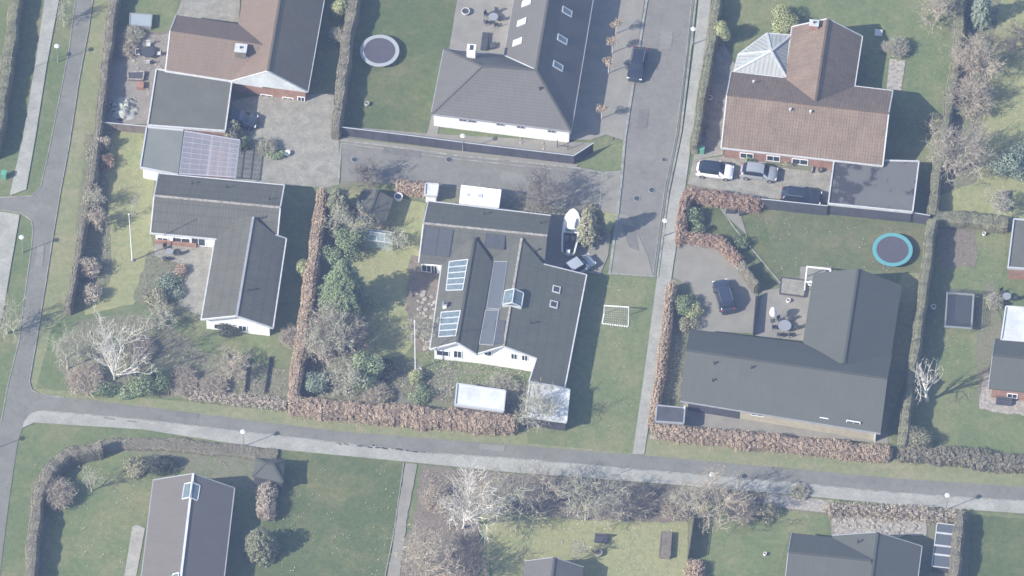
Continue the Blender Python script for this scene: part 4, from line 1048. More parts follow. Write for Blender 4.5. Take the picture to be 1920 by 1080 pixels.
# ---------------------------------------------------------------- trees
BT = [  # x, y, height, spread, label, bark, options
 (215, 712, 11.0, 4.9, 'large white barked bare tree in the corner garden by the western road', 'birch', dict(counts=(11, 5, 4, 2), trunk=.12, r0=.2, ang=(12, 42), upb=1.1, lens=(.8, .36, .2, .1))),
 (127, 692, 8.5, 2.4, 'smaller pale bare tree beside the end of the long clipped hedge', 'twigg', dict(trunk=.4, r0=.13, counts=(7, 6, 5, 2))),
 (868, 990, 11.5, 5.2, 'tall white barked bare tree below the south pavement', 'birch', dict(counts=(9, 6, 5, 3), trunk=.4, r0=.2, ang=(20, 50))),
 (960, 975, 9.5, 4.2, 'grey bare tree just east of the tall white barked tree', 'twigg', dict(r0=.15)),
 (1015, 955, 8.5, 3.8, 'brown bare tree at the edge of the mossy lawn', 'twig', dict(r0=.14, leaves=500)),
 (1098, 975, 9.0, 4.4, 'spreading yellowish bare tree opposite the foot of the pale path', 'twigg', dict(r0=.16, counts=(9, 7, 5, 3))),
 (1160, 968, 5.5, 2.8, 'small bare tree beside the spreading yellowish tree', 'twig', dict(r0=.12, leaves=300)),
 (1350, 980, 8.5, 4.3, 'grey pink bare tree below the south pavement beside the lamp', 'twigp', dict(r0=.15, counts=(9, 6, 5, 3))),
 (1290, 960, 5.0, 2.3, 'low twiggy tree left of the grey pink bare tree', 'twigg', dict(r0=.1)),
 (800, 1085, 8.5, 4.2, 'dense brown bare tree at the bottom edge beside the narrow path', 'twigp', dict(r0=.17, counts=(9, 7, 6, 3), leaves=700)),
 (880, 1085, 6.5, 3.2, 'dark bare tree at the bottom edge in the wild garden', 'twigd', dict(r0=.15)),
 (1738, 752, 8.5, 2.6, 'pollarded white barked tree at the end of the tall thin hedge', 'birch', dict(counts=(7, 3, 2, 2), trunk=.3, r0=.3, ang=(25, 55), lens=(.5, .3, .16, .08))),
 (172, 921, 4.2, 1.6, 'small tree with pale trunk on the bottom left lawn', 'twigg', dict(r0=.11, counts=(6, 4, 3, 2))),
 (1015, 388, 6.0, 3.4, 'dark spreading bare tree between caravan and boat', 'twigd', dict(counts=(9, 7, 5, 3), r0=.14, trunk=.25, ang=(40, 70))),
 (255, 402, 4.4, 1.0, 'slim bare sapling beside the white flagpole in the left garden', 'twigg', dict(r0=.06, counts=(6, 4, 3, 2))),
 (618, 640, 7.0, 3.4, 'large bare tree in the thicket beside the long beech hedge', 'twig', dict(r0=.17, counts=(9, 7, 5, 3), leaves=500)),
 (600, 680, 6.0, 3.0, 'bare tree overhanging the long beech hedge', 'twigp', dict(r0=.13)),
 (650, 735, 5.5, 2.6, 'grey bare tree just inside the broad beech hedge', 'twigg', dict(r0=.12, leaves=300)),
 (618, 672, 7.5, 3.2, 'dense grey brown tree in the thicket between conifer and rhododendron', 'twigg', dict(r0=.15, counts=(9, 7, 6, 3), leaves=1500)),
 (664, 660, 6.0, 2.8, 'dark brown tree below the tall conifer', 'twigd', dict(r0=.15, counts=(9, 7, 5, 3), leaves=600)),
 (690, 350, 4.0, 2.4, 'dark bare tree above the playhouse at the access road', 'twigd', dict(r0=.1, leaves=400)),
 (650, 445, 6.0, 3.0, 'grey green bare tree beside the playhouse', 'twigg', dict(r0=.12, leaves=900)),
 (745, 465, 3.8, 1.7, 'small yellow green fruit tree on the middle lawn', 'twigg', dict(r0=.08, leaves=500, counts=(7, 5, 4, 2))),
 (1005, 790, 6.5, 3.0, 'grey bare tree overhanging the pale carport roof', 'twigg', dict(r0=.13, counts=(9, 7, 5, 3))),
 (795, 640, 4.5, 2.3, 'yellowish bare tree against the west wall of the rambling house', 'twigg', dict(r0=.1, leaves=200)),
 (1835, 135, 6.0, 3.6, 'pinkish bare tree at the top of the row beside the right hedge', 'twigp', dict(r0=.15, counts=(11, 8, 6, 3), trunk=.2, ang=(20, 60))),
 (1824, 200, 5.0, 2.8, 'smaller pinkish bare tree second in the row beside the right hedge', 'twigp', dict(r0=.13, counts=(11, 8, 6, 3), trunk=.2, ang=(20, 60))),
 (1790, 325, 8.0, 5.0, 'wide brown bare tree over the end of the right hedge', 'twig', dict(r0=.18, counts=(11, 8, 6, 3), trunk=.25)),
 (1760, 40, 5.5, 2.6, 'bare tree over the top end of the right hedge', 'twigp', dict(r0=.12)),
 (1905, 95, 6.0, 3.0, 'purple brown bare tree cut by the right edge', 'twigd', dict(r0=.13)),
 (120, 42, 4.5, 1.4, 'thin bare street tree on the grass beside the western road', 'twigg', dict(r0=.09, counts=(6, 5, 4, 2))),
 (14, 625, 7.0, 2.6, 'bare tree on the grass at the left edge', 'twigg', dict(r0=.12, counts=(8, 6, 4, 2))),
 (1875, 395, 3.8, 2.0, 'low spreading orchard tree beside the cold frames', 'twigg', dict(r0=.08)),
 (300, 610, 3.4, 2.2, 'low pale shrubby tree beside the gravel patio', 'twigg', dict(r0=.07, leaves=700)),
 (440, 700, 3.8, 2.4, 'low brown fruit tree by the timber trellises', 'twigp', dict(r0=.08)),
 (1085, 1050, 3.8, 1.5, 'thin pale fruit tree north of the garden house', 'twigg', dict(r0=.07, counts=(7, 5, 4, 2))),
 (185, 390, 4.5, 1.6, 'pale bare tree inside the long clipped hedge', 'twigg', dict(r0=.09)),
 (180, 430, 4.0, 1.5, 'brownish bare tree in the border west of the flagpole', 'twigp', dict(r0=.09, leaves=300)),
]
for i, (x, y, h_, s_, lab, mt_, kw) in enumerate(BT): bare_tree(x, y, h_, s_, lab, mt_, seed=i + 11, **kw)

CT = [
 (645, 578, 3.3, 9.8, 'tall dark green conifer with the long shadow in the middle garden', 'evergreen', dict(n=30000, rag=.35, leaf=.22, pw=.6)),
 (634, 402, 1.9, 5.2, 'dark conifer at the top end of the long beech hedge', 'conifer', dict(n=12000, pw=.6)),
 (1103, 452, 1.4, 6.6, 'olive conifer beside the white boat', 'olive', dict(n=14000, rag=.35, pw=.4)),
 (1122, 440, .8, 5.2, 'narrow darker conifer behind the olive conifer', 'conifer', dict(n=5000, pw=.5)),
 (490, 1035, 2.1, 4.2, 'round dark olive tree at the edge of the big bottom lawn', 'conifer', dict(n=13000, pw=.33, rag=.12)),
 (1840, 40, 1.6, 5.0, 'dark blue green conifer at the top right corner', 'bluegreen', dict(n=8000, pw=.5)),
]
for i, (x, y, r_, h_, lab, mt_, kw) in enumerate(CT): conifer(x, y, r_, h_, lab, mt_, seed=i + 3, **kw)

BU = [  # x, y of the foot; radius, half height, label, leaves
 (692, 712, 2.1, 2.0, 'big glossy green rhododendron on the middle lawn', 'green', dict(leaf=.2)),
 (283, 725, 2.1, 1.4, 'big dark green evergreen bush in the corner garden', 'evergreen', dict(leaf=.2)),
 (1465, 45, 2.2, 1.3, 'large yellow green clipped bush above the garden room', 'lime', dict(leaf=.14)),
 (1352, 76, 1.1, 1.7, 'bright yellow green cypress between path and garden room', 'lime', dict(leaf=.13, name='cypress')),
 (1718, 832, 1.5, 1.2, 'round pale green bush at the south end of the tall thin hedge', 'olive', dict(leaf=.12, lobes=14)),
 (642, 26, 1.2, 1.5, 'lime green bush at the top of the gravel drive hedge', 'lime', dict(leaf=.15)),
 (1895, 318, 2.2, 1.6, 'large pale leaved evergreen bush at the right edge', 'bluegreen', dict(leaf=.22)),
 (1800, 210, .75, .6, 'small bright green bush between the pinkish trees', 'green', dict()),
 (437, 262, 1.3, 1.3, 'olive bush growing over the pergola corner', 'olive', dict()),
 (458, 275, .9, .9, 'dark green bush at the edge of the gravel drive', 'evergreen', dict()),
 (518, 292, 1.2, .5, 'low green planting by the round white pot', 'green', dict(ry=.7)),
 (568, 515, .8, 1.3, 'tall yellow green shrub beside the long beech hedge', 'lime', dict()),
 (1285, 575, 1.5, .9, 'dark rounded shrub at the edge of the car yard', 'evergreen', dict()),
 (1300, 590, 1.0, .7, 'yellow flowering shrub at the edge of the car yard', 'lime', dict()),
 (1290, 612, 1.1, .7, 'brown green shrub south of the yellow flowering shrub', 'olive', dict(twigs=60)),
 (1304, 415, 1.1, .9, 'dark green laurel in the corner of the play garden', 'evergreen', dict(leaf=.2)),
 (1312, 440, .8, .7, 'smaller dark green laurel in the corner of the play garden', 'evergreen', dict(leaf=.2)),
 (1385, 462, 1.0, .6, 'spreading dark conifer shrub beside the bent beech hedge', 'evergreen', dict(leaf=.2)),
 (300, 880, 1.9, .8, 'spreading dark shrub by the gable of the ridge glazed house', 'darkleaf', dict(ry=1.3)),
 (255, 878, 1.3, .7, 'grey green shrub beside the spreading dark shrub', 'olive', dict(twigs=90)),
 (320, 545, 1.7, .7, 'blue green juniper at the edge of the gravel patio', 'bluegreen', dict()),
 (296, 565, 1.3, .8, 'grey green round shrub in the middle of the left garden', 'olive', dict(twigs=80)),
 (338, 510, .8, .5, 'small rust brown shrub on the gravel patio', 'beechd', dict()),
 (430, 622, 1.6, .8, 'dark shrub below the gable of the bungalow', 'darkleaf', dict(ry=1.1)),
 (592, 725, 1.3, 1.1, 'grey green evergreen beside the foot of the long beech hedge', 'bluegreen', dict()),
 (780, 715, 1.0, .7, 'yellow green bush west of the metal shed', 'lime', dict()),
 (790, 745, 1.2, .6, 'low green bush inside the broad beech hedge', 'green', dict()),
 (720, 745, 1.3, .7, 'low brown green bush inside the broad beech hedge', 'olive', dict(twigs=60)),
 (1405, 300, 1.0, .45, 'low green planting under the brown tiled eaves', 'green', dict(ry=.5)),
 (1480, 312, .9, .35, 'low olive planting in the raised bed by the brown tiled house', 'olive', dict(ry=.4)),
 (190, 735, 1.8, .7, 'low dark green shrub at the corner by the south verge', 'evergreen', dict(ry=1.0)),
 (240, 735, 1.5, .6, 'low green shrub between the dark shrub and the evergreen bush', 'green', dict(ry=1.0)),
 (170, 560, 1.2, .9, 'rounded reddish twiggy shrub inside the long clipped hedge', 'twigp', dict(twigs=200, dens=.5)),
 (168, 515, 1.4, 1.2, 'large reddish twiggy shrub in the border of the left garden', 'twigp', dict(twigs=250, dens=.5)),
 (196, 280, 1.0, 1.1, 'reddish shrub at the top of the left garden border', 'twigp', dict(twigs=200, dens=.5)),
 (200, 310, 1.0, .8, 'second reddish shrub of the left garden border from the fence', 'beechd', dict(twigs=150, dens=.4)),
 (1300, 1075, 1.2, .7, 'brown leaved bush at the bottom edge', 'beech', dict(dens=.6)),
 (1750, 240, 1.3, .8, 'yellow green bush on top of the right hedge line', 'olive', dict()),
 (848, 470, .7, .4, 'small dark plant by the white porch', 'darkleaf', dict()),
 (655, 470, 1.8, 1.9, 'dark green bush between greenhouse and tall conifer', 'evergreen', dict(leaf=.2)),
 (725, 700, 1.2, .9, 'small dark bush in the flagpole shadow', 'darkleaf', dict()),
 (620, 490, 1.3, 1.0, 'green bush at the foot of the tall conifer', 'green', dict()),
 (1110, 400, .9, .5, 'low grassy bush north of the olive conifer', 'olive', dict()),
 (1440, 968, 1.2, .6, 'low grey green bush by the stone slab path', 'olive', dict(twigs=80)),
]
for i, (x, y, r_, h_, lab, mt_, kw) in enumerate(BU): bush(x, y, r_, h_, lab, mt_, seed=i + 31, **kw)
TB = [
 (108, 935, 2.1, 2.4, 'round brown twiggy bush beside the curved hedge', 'twig', dict(n=420)),
 (632, 72, 1.0, 1.4, 'round tan twiggy bush beside the gravel drive hedge', 'twigg', dict(n=420, leaves=900)),
 (500, 282, 1.3, 1.3, 'fan shaped grey bush at the edge of the gravel drive', 'twigg', dict(n=380, leaves=500)),
 (340, 720, 2.2, 1.6, 'brown twiggy bush east of the evergreen bush', 'twigp', dict(n=330)),
 (400, 730, 1.8, 1.4, 'tan twiggy bush beside the timber trellises', 'twig', dict(n=300, leaves=300)),
 (160, 720, 2.4, 1.9, 'purple brown twiggy thicket bush under the smaller pale tree', 'twigp', dict(n=380)),
 (265, 660, 1.9, 1.5, 'brown bramble bush behind the white barked tree', 'twigp', dict(n=300)),
 (700, 745, 1.9, 1.5, 'reddish twiggy bush between the bare tree and the metal shed', 'twigp', dict(n=300)),
 (1682, 96, 1.5, 1.6, 'round tan bush above the stone patio beside the brown tiled house', 'twigg', dict(n=380, leaves=700)),
 (1660, 92, .7, .9, 'small tan bush left of the round tan bush', 'twigg', dict(n=200, leaves=400)),
 (940, 735, 2.2, 1.7, 'grey twiggy bush over the east end of the metal shed', 'twigg', dict(n=330)),
 (1200, 950, 2.2, 1.7, 'brown twiggy bush below the pavement left of the dark gap', 'twigp', dict(n=330)),
 (1262, 955, 2.0, 1.5, 'brown twiggy bush above the raised garden box', 'twig', dict(n=300)),
 (1390, 960, 2.2, 1.6, 'purple brown bush right of the grey pink bare tree', 'twigp', dict(n=330)),
 (930, 935, 2.4, 1.7, 'brown bramble bush under the tall white barked tree', 'twigp', dict(n=330)),
 (820, 940, 2.0, 1.4, 'pinkish bramble bush beside the narrow path', 'twigp', dict(n=300)),
 (1500, 925, 1.2, .8, 'low pale bush at the slab path', 'twigg', dict(n=200)),
 (545, 640, 1.5, 1.8, 'brown twiggy bush against the long beech hedge', 'twig', dict(n=300)),
 (1712, 700, 1.4, 1.4, 'reddish twiggy bush at the foot of the pollarded tree', 'twigp', dict(n=280)),
 (1865, 570, 1.2, 1.0, 'yellowish bush beside the white roofed annex', 'twigg', dict(n=240, leaves=500)),
 (250, 70, 1.4, 1.2, 'grey bush beside the glass topped box', 'twigg', dict(n=240)),
 (238, 95, 1.5, 1.2, 'brown bush in the cluttered yard', 'twig', dict(n=260)),
 (1150, 530, .01, .01, '', '', None),
]
for i, (x, y, r_, h_, lab, mt_, kw) in enumerate(TB):
    if kw is not None: twig_bush(x, y, r_, h_, lab, mt_, seed=i + 71, **kw)
LT = [(1155, 64, 'first lollipop tree from the top beside the white house'), (1148, 100, 'second lollipop tree from the top beside the white house'), (1141, 138, 'third lollipop tree from the top beside the white house'), (1128, 223, 'lowest lollipop tree beside the white house')]
for i, (x, y, lab) in enumerate(LT):
    p = P(x, y); root = thing('standard_tree', lab + ', brown ball on a pale stem', 'tree', p, 0, 'clipped ball trees along the side of the white house')
    mb = MB(); mb.tube((0, 0, 0), (0, 0, 1.9), .06, .05, 8); mb.build('trunk', M['birch'], root, world=False)
    r = np.random.default_rng(i); q, o_ = blob_points(r, 700, .62, .62, .5, 8, .7); q[:, 2] += 2.2
    V, F = card_mesh(q, o_ + r.normal(size=q.shape) * .8, r.uniform(.08, .15, 700)); numpy_mesh('crown', V, F, M['beech'], root)
# dry undergrowth of the beds
TH = [
 ([(155, 605), (250, 590), (320, 615), (400, 670), (548, 700), (545, 755), (440, 755), (250, 728), (155, 722), (115, 685)], 900, .6, 'undergrowth', 'brown bramble undergrowth covering the corner garden', 'undergrowth', 'twigp', 1),
 ([(600, 560), (690, 690), (800, 700), (860, 715), (850, 750), (560, 740), (570, 640)], 900, .7, 'undergrowth', 'brown undergrowth below the middle lawn', 'undergrowth', 'twig', 1),
 ([(790, 880), (1000, 895), (1440, 930), (1420, 960), (1310, 940), (1290, 975), (1100, 970), (900, 950), (890, 1100), (770, 1100), (790, 960)], 1100, .6, 'undergrowth', 'tangled brown undergrowth below the south pavement', 'undergrowth', 'twigp', 1),
 ([(215, 70), (315, 70), (300, 110), (290, 235), (200, 225)], 260, .4, 'undergrowth', 'scrubby growth in the cluttered side yard', 'undergrowth', 'twig', 1),
 ([(1262, 620), (1285, 625), (1275, 745), (1240, 765), (1245, 690)], 260, .35, 'undergrowth', 'low grey planting beside the anthracite roofed house', 'undergrowth', 'twigg', 1),
 ([(605, 360), (655, 350), (650, 460), (640, 540), (600, 560)], 420, .6, 'undergrowth', 'grey green growth east of the long beech hedge', 'undergrowth', 'olive', 1),
 ([(800, 660), (985, 690), (985, 770), (948, 770), (950, 730), (857, 718), (840, 755), (800, 745), (800, 690)], 500, .4, 'undergrowth', 'straggly border growth south of the rambling white house', 'undergrowth', 'twigg', 1),
 ([(1560, 972), (1740, 968), (1738, 1000), (1560, 1000)], 160, .3, 'undergrowth', 'dry plants among the rockery stones', 'undergrowth', 'twigg', 1),
 ([(1770, -20), (1870, -20), (1845, 200), (1830, 330), (1770, 350), (1795, 150)], 700, .5, 'undergrowth', 'brown growth under the row of trees by the right hedge', 'undergrowth', 'twigp', 1),
 ([(162, 255), (205, 255), (195, 340), (200, 520), (180, 560), (145, 570), (155, 440)], 420, .5, 'undergrowth', 'brown border growth in the left garden', 'undergrowth', 'twig', 1),
 ([(285, 480), (340, 480), (330, 560), (380, 610), (300, 595), (255, 560)], 300, .35, 'undergrowth', 'pale ground cover beside the gravel patio', 'undergrowth', 'olive', 1),
 ([(850, 340), (1100, 380), (1095, 400), (1035, 398), (940, 388)], 260, .35, 'undergrowth', 'tufty growth between caravan and boat', 'undergrowth', 'twigg', 1),
]
for i, (poly, n_, h_, nm, lab, ct, mt_, lv) in enumerate(TH): thicket(poly, n_, h_, nm, lab, ct, mt_, seed=i + 5, leaves=lv, leaf=.1)

def litter(poly, n, label, mt='beech', seed=1, leaf=.13):
    r = np.random.default_rng(seed); pts = [P(x, y) for x, y in poly]
    x0, x1 = min(p.x for p in pts), max(p.x for p in pts); y0, y1 = min(p.y for p in pts), max(p.y for p in pts); Q = []
    while len(Q) < n:
        c = (r.uniform(x0, x1), r.uniform(y0, y1)); k = int(r.integers(1, 7)); sp = r.uniform(.1, .7)
        for j in range(k):
            x, y = c[0] + r.normal() * sp, c[1] + r.normal() * sp
            if inside(pts, x, y): Q.append((x, y, .11 + r.uniform(0, .03)))
    Q = np.array(Q); V, F = card_mesh(Q, np.tile([[0, 0, 1.]], (len(Q), 1)) + r.normal(size=Q.shape) * .3, r.uniform(.5, 1.2, len(Q)) * leaf)
    return tag(numpy_mesh('leaf_litter', V, F, M[mt]), label, 'leaf litter', None, 'stuff')
for i, (poly, n_, lab, mt_) in enumerate([
 ([(545, 770), (970, 805), (965, 822), (545, 790)], 420, 'fallen leaves on the verge below the broad beech hedge', 'beech'),
 ([(1225, 820), (1665, 860), (1660, 875), (1222, 836)], 320, 'fallen leaves on the verge below the reddish beech hedge', 'beech'),
 ([(60, 860), (440, 860), (250, 1080), (70, 1080)], 420, 'scattered dead leaves on the bottom left lawn', 'twig'),
 ([(535, 860), (750, 870), (730, 1080), (500, 1080)], 260, 'scattered dead leaves on the big bottom lawn', 'twigg'),
 ([(900, 970), (1290, 985), (1290, 1080), (920, 1080)], 650, 'dead leaves on the mossy lawn under the bare trees', 'twig'),
 ([(640, 440), (790, 500), (780, 640), (690, 670)], 350, 'dead leaves on the middle lawn', 'twig'),
 ([(190, 250), (280, 260), (285, 450), (180, 560)], 350, 'dead leaves on the left garden lawn', 'twigp'),
 ([(1700, 0), (1920, 0), (1920, 400), (1760, 400)], 600, 'dead leaves on the top right lawn', 'twig'),
 ([(1130, 530), (1225, 530), (1190, 840), (1070, 820)], 160, 'a few dead leaves on the strip lawn', 'twigg'),
 ([(1400, 400), (1720, 430), (1690, 520), (1460, 520)], 160, 'a few dead leaves on the olive lawn', 'twigg'),
 ([(1750, 440), (1880, 440), (1840, 760), (1700, 830)], 300, 'dead leaves on the right garden lawn', 'twig')]): litter(poly, n_, lab, mt_, seed=i + 3)

# ---------------------------------------------------------------- cars
M['car_black'] = plain('black_car_paint', (.022, .028, .04), .22, .1, .6, .5)
M['car_blue'] = plain('dark_blue_car_paint', (.035, .045, .068), .22, .2, .6, .5)
M['car_white'] = plain('white_car_paint', (.78, .78, .78), .25, 0, .5, .5)
M['car_grey'] = plain('grey_car_paint', (.36, .37, .375), .28, .3, .5, .5)
M['car_silver'] = plain('silver_car_paint', (.42, .45, .47), .3, .3, .5, .5)
M['car_glass'] = glassmat('car_glass', (.02, .025, .035), .06)
def car(label, rear, front, paint, L=4.5, W=1.82, H=1.5, roofm=None, kind='car', rails=False):
    a, b = P(*rear), P(*front); c = (a + b) / 2; rot = math.atan2(b.y - a.y, b.x - a.x)
    root = thing('parked_car', label, kind, c + Vector((0, 0, .12)), rot)
    # stations: x, belt height, roof height, half width of body, half width of roof
    h = H; X = [(-.5, .62, .62, .40), (-.485, .88, .90, .44), (-.44, .95, .99, .47), (-.40, .98, h * .80, .485), (-.33, .97, h * .965, .495), (-.15, .95, h, .5), (.05, .94, h * .985, .5), (.13, .93, h * .93, .5), (.26, .93, .96, .495), (.36, .88, .90, .49), (.45, .77, .79, .46), (.49, .62, .63, .40), (.5, .45, .46, .36)]
    V = []; K = 9
    for x, bz, tz, hw in X:
        w = hw * W; cab = tz > bz + .06; rw = w * (.76 if cab else .9)
        for y, z in ((-w * .93, .2), (-w, .45 if bz > .5 else .3), (-w * .985, bz * .93), (-w * .95, bz), (0, None), (w * .95, bz), (w * .985, bz * .93), (w, .45 if bz > .5 else .3), (w * .93, .2)):
            if z is None:
                for yy, zz in ((-rw, tz - .03), (-rw * .55, tz + .01), (0, tz + .02), (rw * .55, tz + .01), (rw, tz - .03)): V.append((x * L, yy, zz))
            else: V.append((x * L, y, z))
    K = 13; body, glass, roof = [], [], []
    for i in range(len(X) - 1):
        c0 = X[i][2] > X[i][1] + .06; c1 = X[i + 1][2] > X[i + 1][1] + .06
        for j in range(K - 1):
            f = (i * K + j, i * K + j + 1, (i + 1) * K + j + 1, (i + 1) * K + j)
            side = j in (3, 8)
            steep = 4 <= j <= 7 and (abs(X[i + 1][2] - X[i][2]) / ((X[i + 1][0] - X[i][0]) * L) > .28) and (c0 or c1)
            if side and c0 and c1: glass.append(f)
            elif steep: glass.append(f)
            elif 4 <= j <= 7 and c0 and c1: roof.append(f)
            else: body.append(f)
    def sub(fs, nm, m, par=root):
        idx = sorted({i for f in fs for i in f}); mp = {o: n for n, o in enumerate(idx)}
        me = bpy.data.meshes.new(nm); me.from_pydata([V[i] for i in idx], [], [tuple(mp[i] for i in f) for f in fs]); me.update()
        me.polygons.foreach_set('use_smooth', [True] * len(fs)); return link(nm, me, M[m], par)
    body += [tuple(range(K - 1, -1, -1)), tuple((len(X) - 1) * K + j for j in range(K))]
    sub(body, 'body', paint); sub(roof, 'roof', roofm or paint)
    fr = [f for f in glass if f[0] // K >= 6 and 4 <= f[0] % K <= 7]; re = [f for f in glass if f[0] // K < 4 and 4 <= f[0] % K <= 7]
    if fr: sub(fr, 'windscreen', 'car_glass')
    if re: sub(re, 'rear_window', 'car_glass')
    for s in (3, 8): sub([f for f in glass if f[0] % K == s], 'side_window', 'car_glass')
    for sx in (-.315, .315):
        for sy in (-1, 1):
            m = MB(); m.tube((sx * L, sy * (W / 2 - .2), .2), (sx * L, sy * (W / 2 + .01), .2), .32, n=18); o = m.build('wheel', M['rubber'], root, world=False)
            m = MB(); m.tube((sx * L, sy * (W / 2 + .008), .2), (sx * L, sy * (W / 2 + .025), .2), .2, n=12); m.build('rim', M['rim'], o, world=False)
    for sy in (-1, 1):
        m = MB(); m.box((.462 * L, sy * W * .39, .66), (.16, .3, .12)); m.build('headlight', M['lamp'], root, world=False)
        m = MB(); m.box((-.478 * L, sy * W * .38, .86), (.12, .26, .14)); m.build('tail_light', M['red'], root, world=False)
        m = MB(); m.box((.1 * L, sy * (W / 2 + .09), .98), (.14, .2, .13)); m.build('wing_mirror', M[paint], root, world=False)
        if rails:
            m = MB(); m.beam((-.32 * L, sy * W * .36, h + .02), (.04 * L, sy * W * .36, h + .02), .05, .05); m.build('roof_rail', M['rim'], root, world=False)
    m = MB()
    for sx in (-.5, .5): m.box((sx * L * .992, 0, .42), (.06, W * .74, .2))
    m.build('bumper', M['dark'], root, world=False)
    return root
car('black estate car parked at the kerb of the wide road', (1201, 98), (1189, 156), 'car_black', 4.6, 1.85, 1.5, rails=True)
car('white hatchback with black roof at the mouth of the drive', (1307, 322), (1374, 330), 'car_white', 4.3, 1.8, 1.52, 'car_black')
car('grey estate car in the drive between the white and the black car', (1388, 325), (1458, 334), 'car_grey', 4.35, 1.8, 1.5, rails=True)
car('black estate car tucked against the dark fence by the flat garage', (1465, 370), (1540, 379), 'car_black', 4.7, 1.85, 1.45, rails=True)
car('dark blue van-like car standing alone on the paved car yard', (1366, 590), (1349, 533), 'car_blue', 4.5, 1.85, 1.65, rails=True)
car('dark car half under the flat garage roof on the gravel drive', (416, 226), (482, 235), 'car_blue', 4.3, 1.8, 1.5)
car('silver grey small van poking out beside the rambling white house', (1062, 520), (1108, 493), 'car_silver', 3.9, 1.75, 1.75)

M['cream_gel'] = plain('cream_gelcoat', (.68, .66, .6), .35)
# caravan
def box_thing(name, label, cat, corners, z0, z1, m, group=None):
    p = [P(x, y, z1) for x, y in corners]; c = sum(p, Vector()) / len(p); root = thing(name, label, cat, (c.x, c.y, 0), 0, group)
    return root, p
root, p = box_thing('caravan', 'white caravan parked between the access road and the rambling house', 'caravan', [(864, 346), (941, 355), (936, 389), (860, 381)], .4, 2.5, 'alu')
q = offset_poly([(v.x, v.y) for v in p], .12); mb = MB(); mb.prism([(v.x, v.y) for v in q], .45, 2.38); mb.build('body', M['wwall'], root)
mb = MB(); mb.prism([(v.x, v.y) for v in offset_poly([(v.x, v.y) for v in p], .04)], 2.36, 2.5)
mb.build('roof', M['wwall'], root)
mb = MB(); c = (p[0] + p[2]) / 2; mb.box((c.x, c.y, 2.54), (.5, .5, .08), -.12); mb.build('roof_hatch', M['lgrey'], root)
mb = MB(); c = p[0].lerp(p[1], .2) * .5 + p[3].lerp(p[2], .2) * .5; mb.box((c.x, c.y, 2.53), (.4, .4, .07), -.12); mb.build('roof_hatch', M['lgrey'], root)
for t in (0, 1):
    a = p[t * 3].lerp(p[1 + t], .5); d = (p[2] - p[1]).normalized() * (.15 if t == 0 else -.15); mb = MB(); mb.tube((a.x + d.x, a.y + d.y, .3), (a.x + d.x * 2, a.y + d.y * 2, .3), .3, n=14); mb.build('wheel', M['rubber'], root)
mb = MB(); a = (p[1] + p[2]) / 2; mb.beam((a.x, a.y, .45), (a.x + 1.1, a.y - .12, .45), .1, .1); mb.build('drawbar', M['grey'], root)
# boat on its trailer
def boat():
    a, b = P(1065, 486), P(1075, 404); rot = math.atan2(b.y - a.y, b.x - a.x); c = (a + b) / 2
    root = thing('motor_boat', 'white motor boat on a trailer beside the olive conifer', 'boat', (c.x, c.y, .45), rot)
    L = 5.9; st = [(-.5, .66, .75), (-.3, .8, .8), (-.05, .86, .84), (.15, .86, .9), (.3, .76, .97), (.4, .56, 1.04), (.47, .3, 1.08), (.5, .08, 1.1)]
    V = []; 
    for x, hw, z in st: hw *= 1.15; V += [(x * L, -hw, z), (x * L, -hw * .8, .25), (x * L, 0, .0 if x < .3 else (x - .3) * 3), (x * L, hw * .8, .25), (x * L, hw, z)]
    F = [];
    for i in range(len(st) - 1):
        for j in range(4): k = i * 5 + j; F.append((k, k + 1, k + 6, k + 5))
    F.append((0, 1, 2, 3, 4))
    me = bpy.data.meshes.new('hull'); me.from_pydata(V, [], F); me.update(); link('hull', me, M['lgrey'], root)
    V, F = [], []
    for x, hw, z in st:
        hw *= 1.15; iw = hw * .78 if x < -.04 else hw * .02
        V += [(x * L, -hw, z + .01), (x * L, -iw, z + .03), (x * L, iw, z + .03), (x * L, hw, z + .01)]
    for i in range(len(st) - 1):
        k = i * 4
        for j in (0, 1, 2):
            if j == 1 and i < 2: continue
            F.append((k + j, k + j + 1, k + j + 5, k + j + 4))
    me = bpy.data.meshes.new('deck'); me.from_pydata(V, [], F); me.update(); link('deck', me, M['cream_gel'], root)
    m = MB(); m.box((-1.4, 0, .42), (2.4, 1.15, .06)); m.build('cockpit_floor', M['dwood'], root, world=False)
    m = MB(); m.box((.75, 0, 1.08), (1.5, .95, .28)); m.box((.6, 0, 1.25), (.9, .75, .1)); m.build('cabin', M['wwall'], root, world=False)
    m = MB(); m.beam((-.12, -.6, 1.15), (-.12, .6, 1.15), .05, .4); m.build('windscreen', M['bglass'], root, world=False)
    m = MB(); m.box((-2.95, 0, .85), (.35, .4, .55)); m.build('outboard_motor', M['wwall'], root, world=False)
    m = MB(); m.box((-1.0, .35, .7), (.5, .45, .5)); m.build('seat', M['wood'], root, world=False)
    m = MB(); m.box((-1.0, -.35, .7), (.5, .45, .5)); m.build('seat', M['wood'], root, world=False)
    t = thing('boat_trailer', 'grey boat trailer under the white motor boat', 'trailer', (c.x, c.y, .0), rot)
    m = MB()
    for s in (-1, 1): m.beam((-2.6, s * .55, .36), (1.6, s * .35, .36), .09, .12)
    m.beam((1.6, 0, .36), (3.1, 0, .36), .09, .12); m.beam((-.8, -.85, .33), (-.8, .85, .33), .08, .1); m.build('frame', M['grey'], t, world=False)
    for s in (-1, 1): m = MB(); m.tube((-.8, s * .86, .3), (-.8, s * 1.03, .3), .3, n=14); m.build('wheel', M['rubber'], t, world=False)
boat()

M['lampw'] = plain('lamp_head_plastic', (.6, .6, .58), .5)
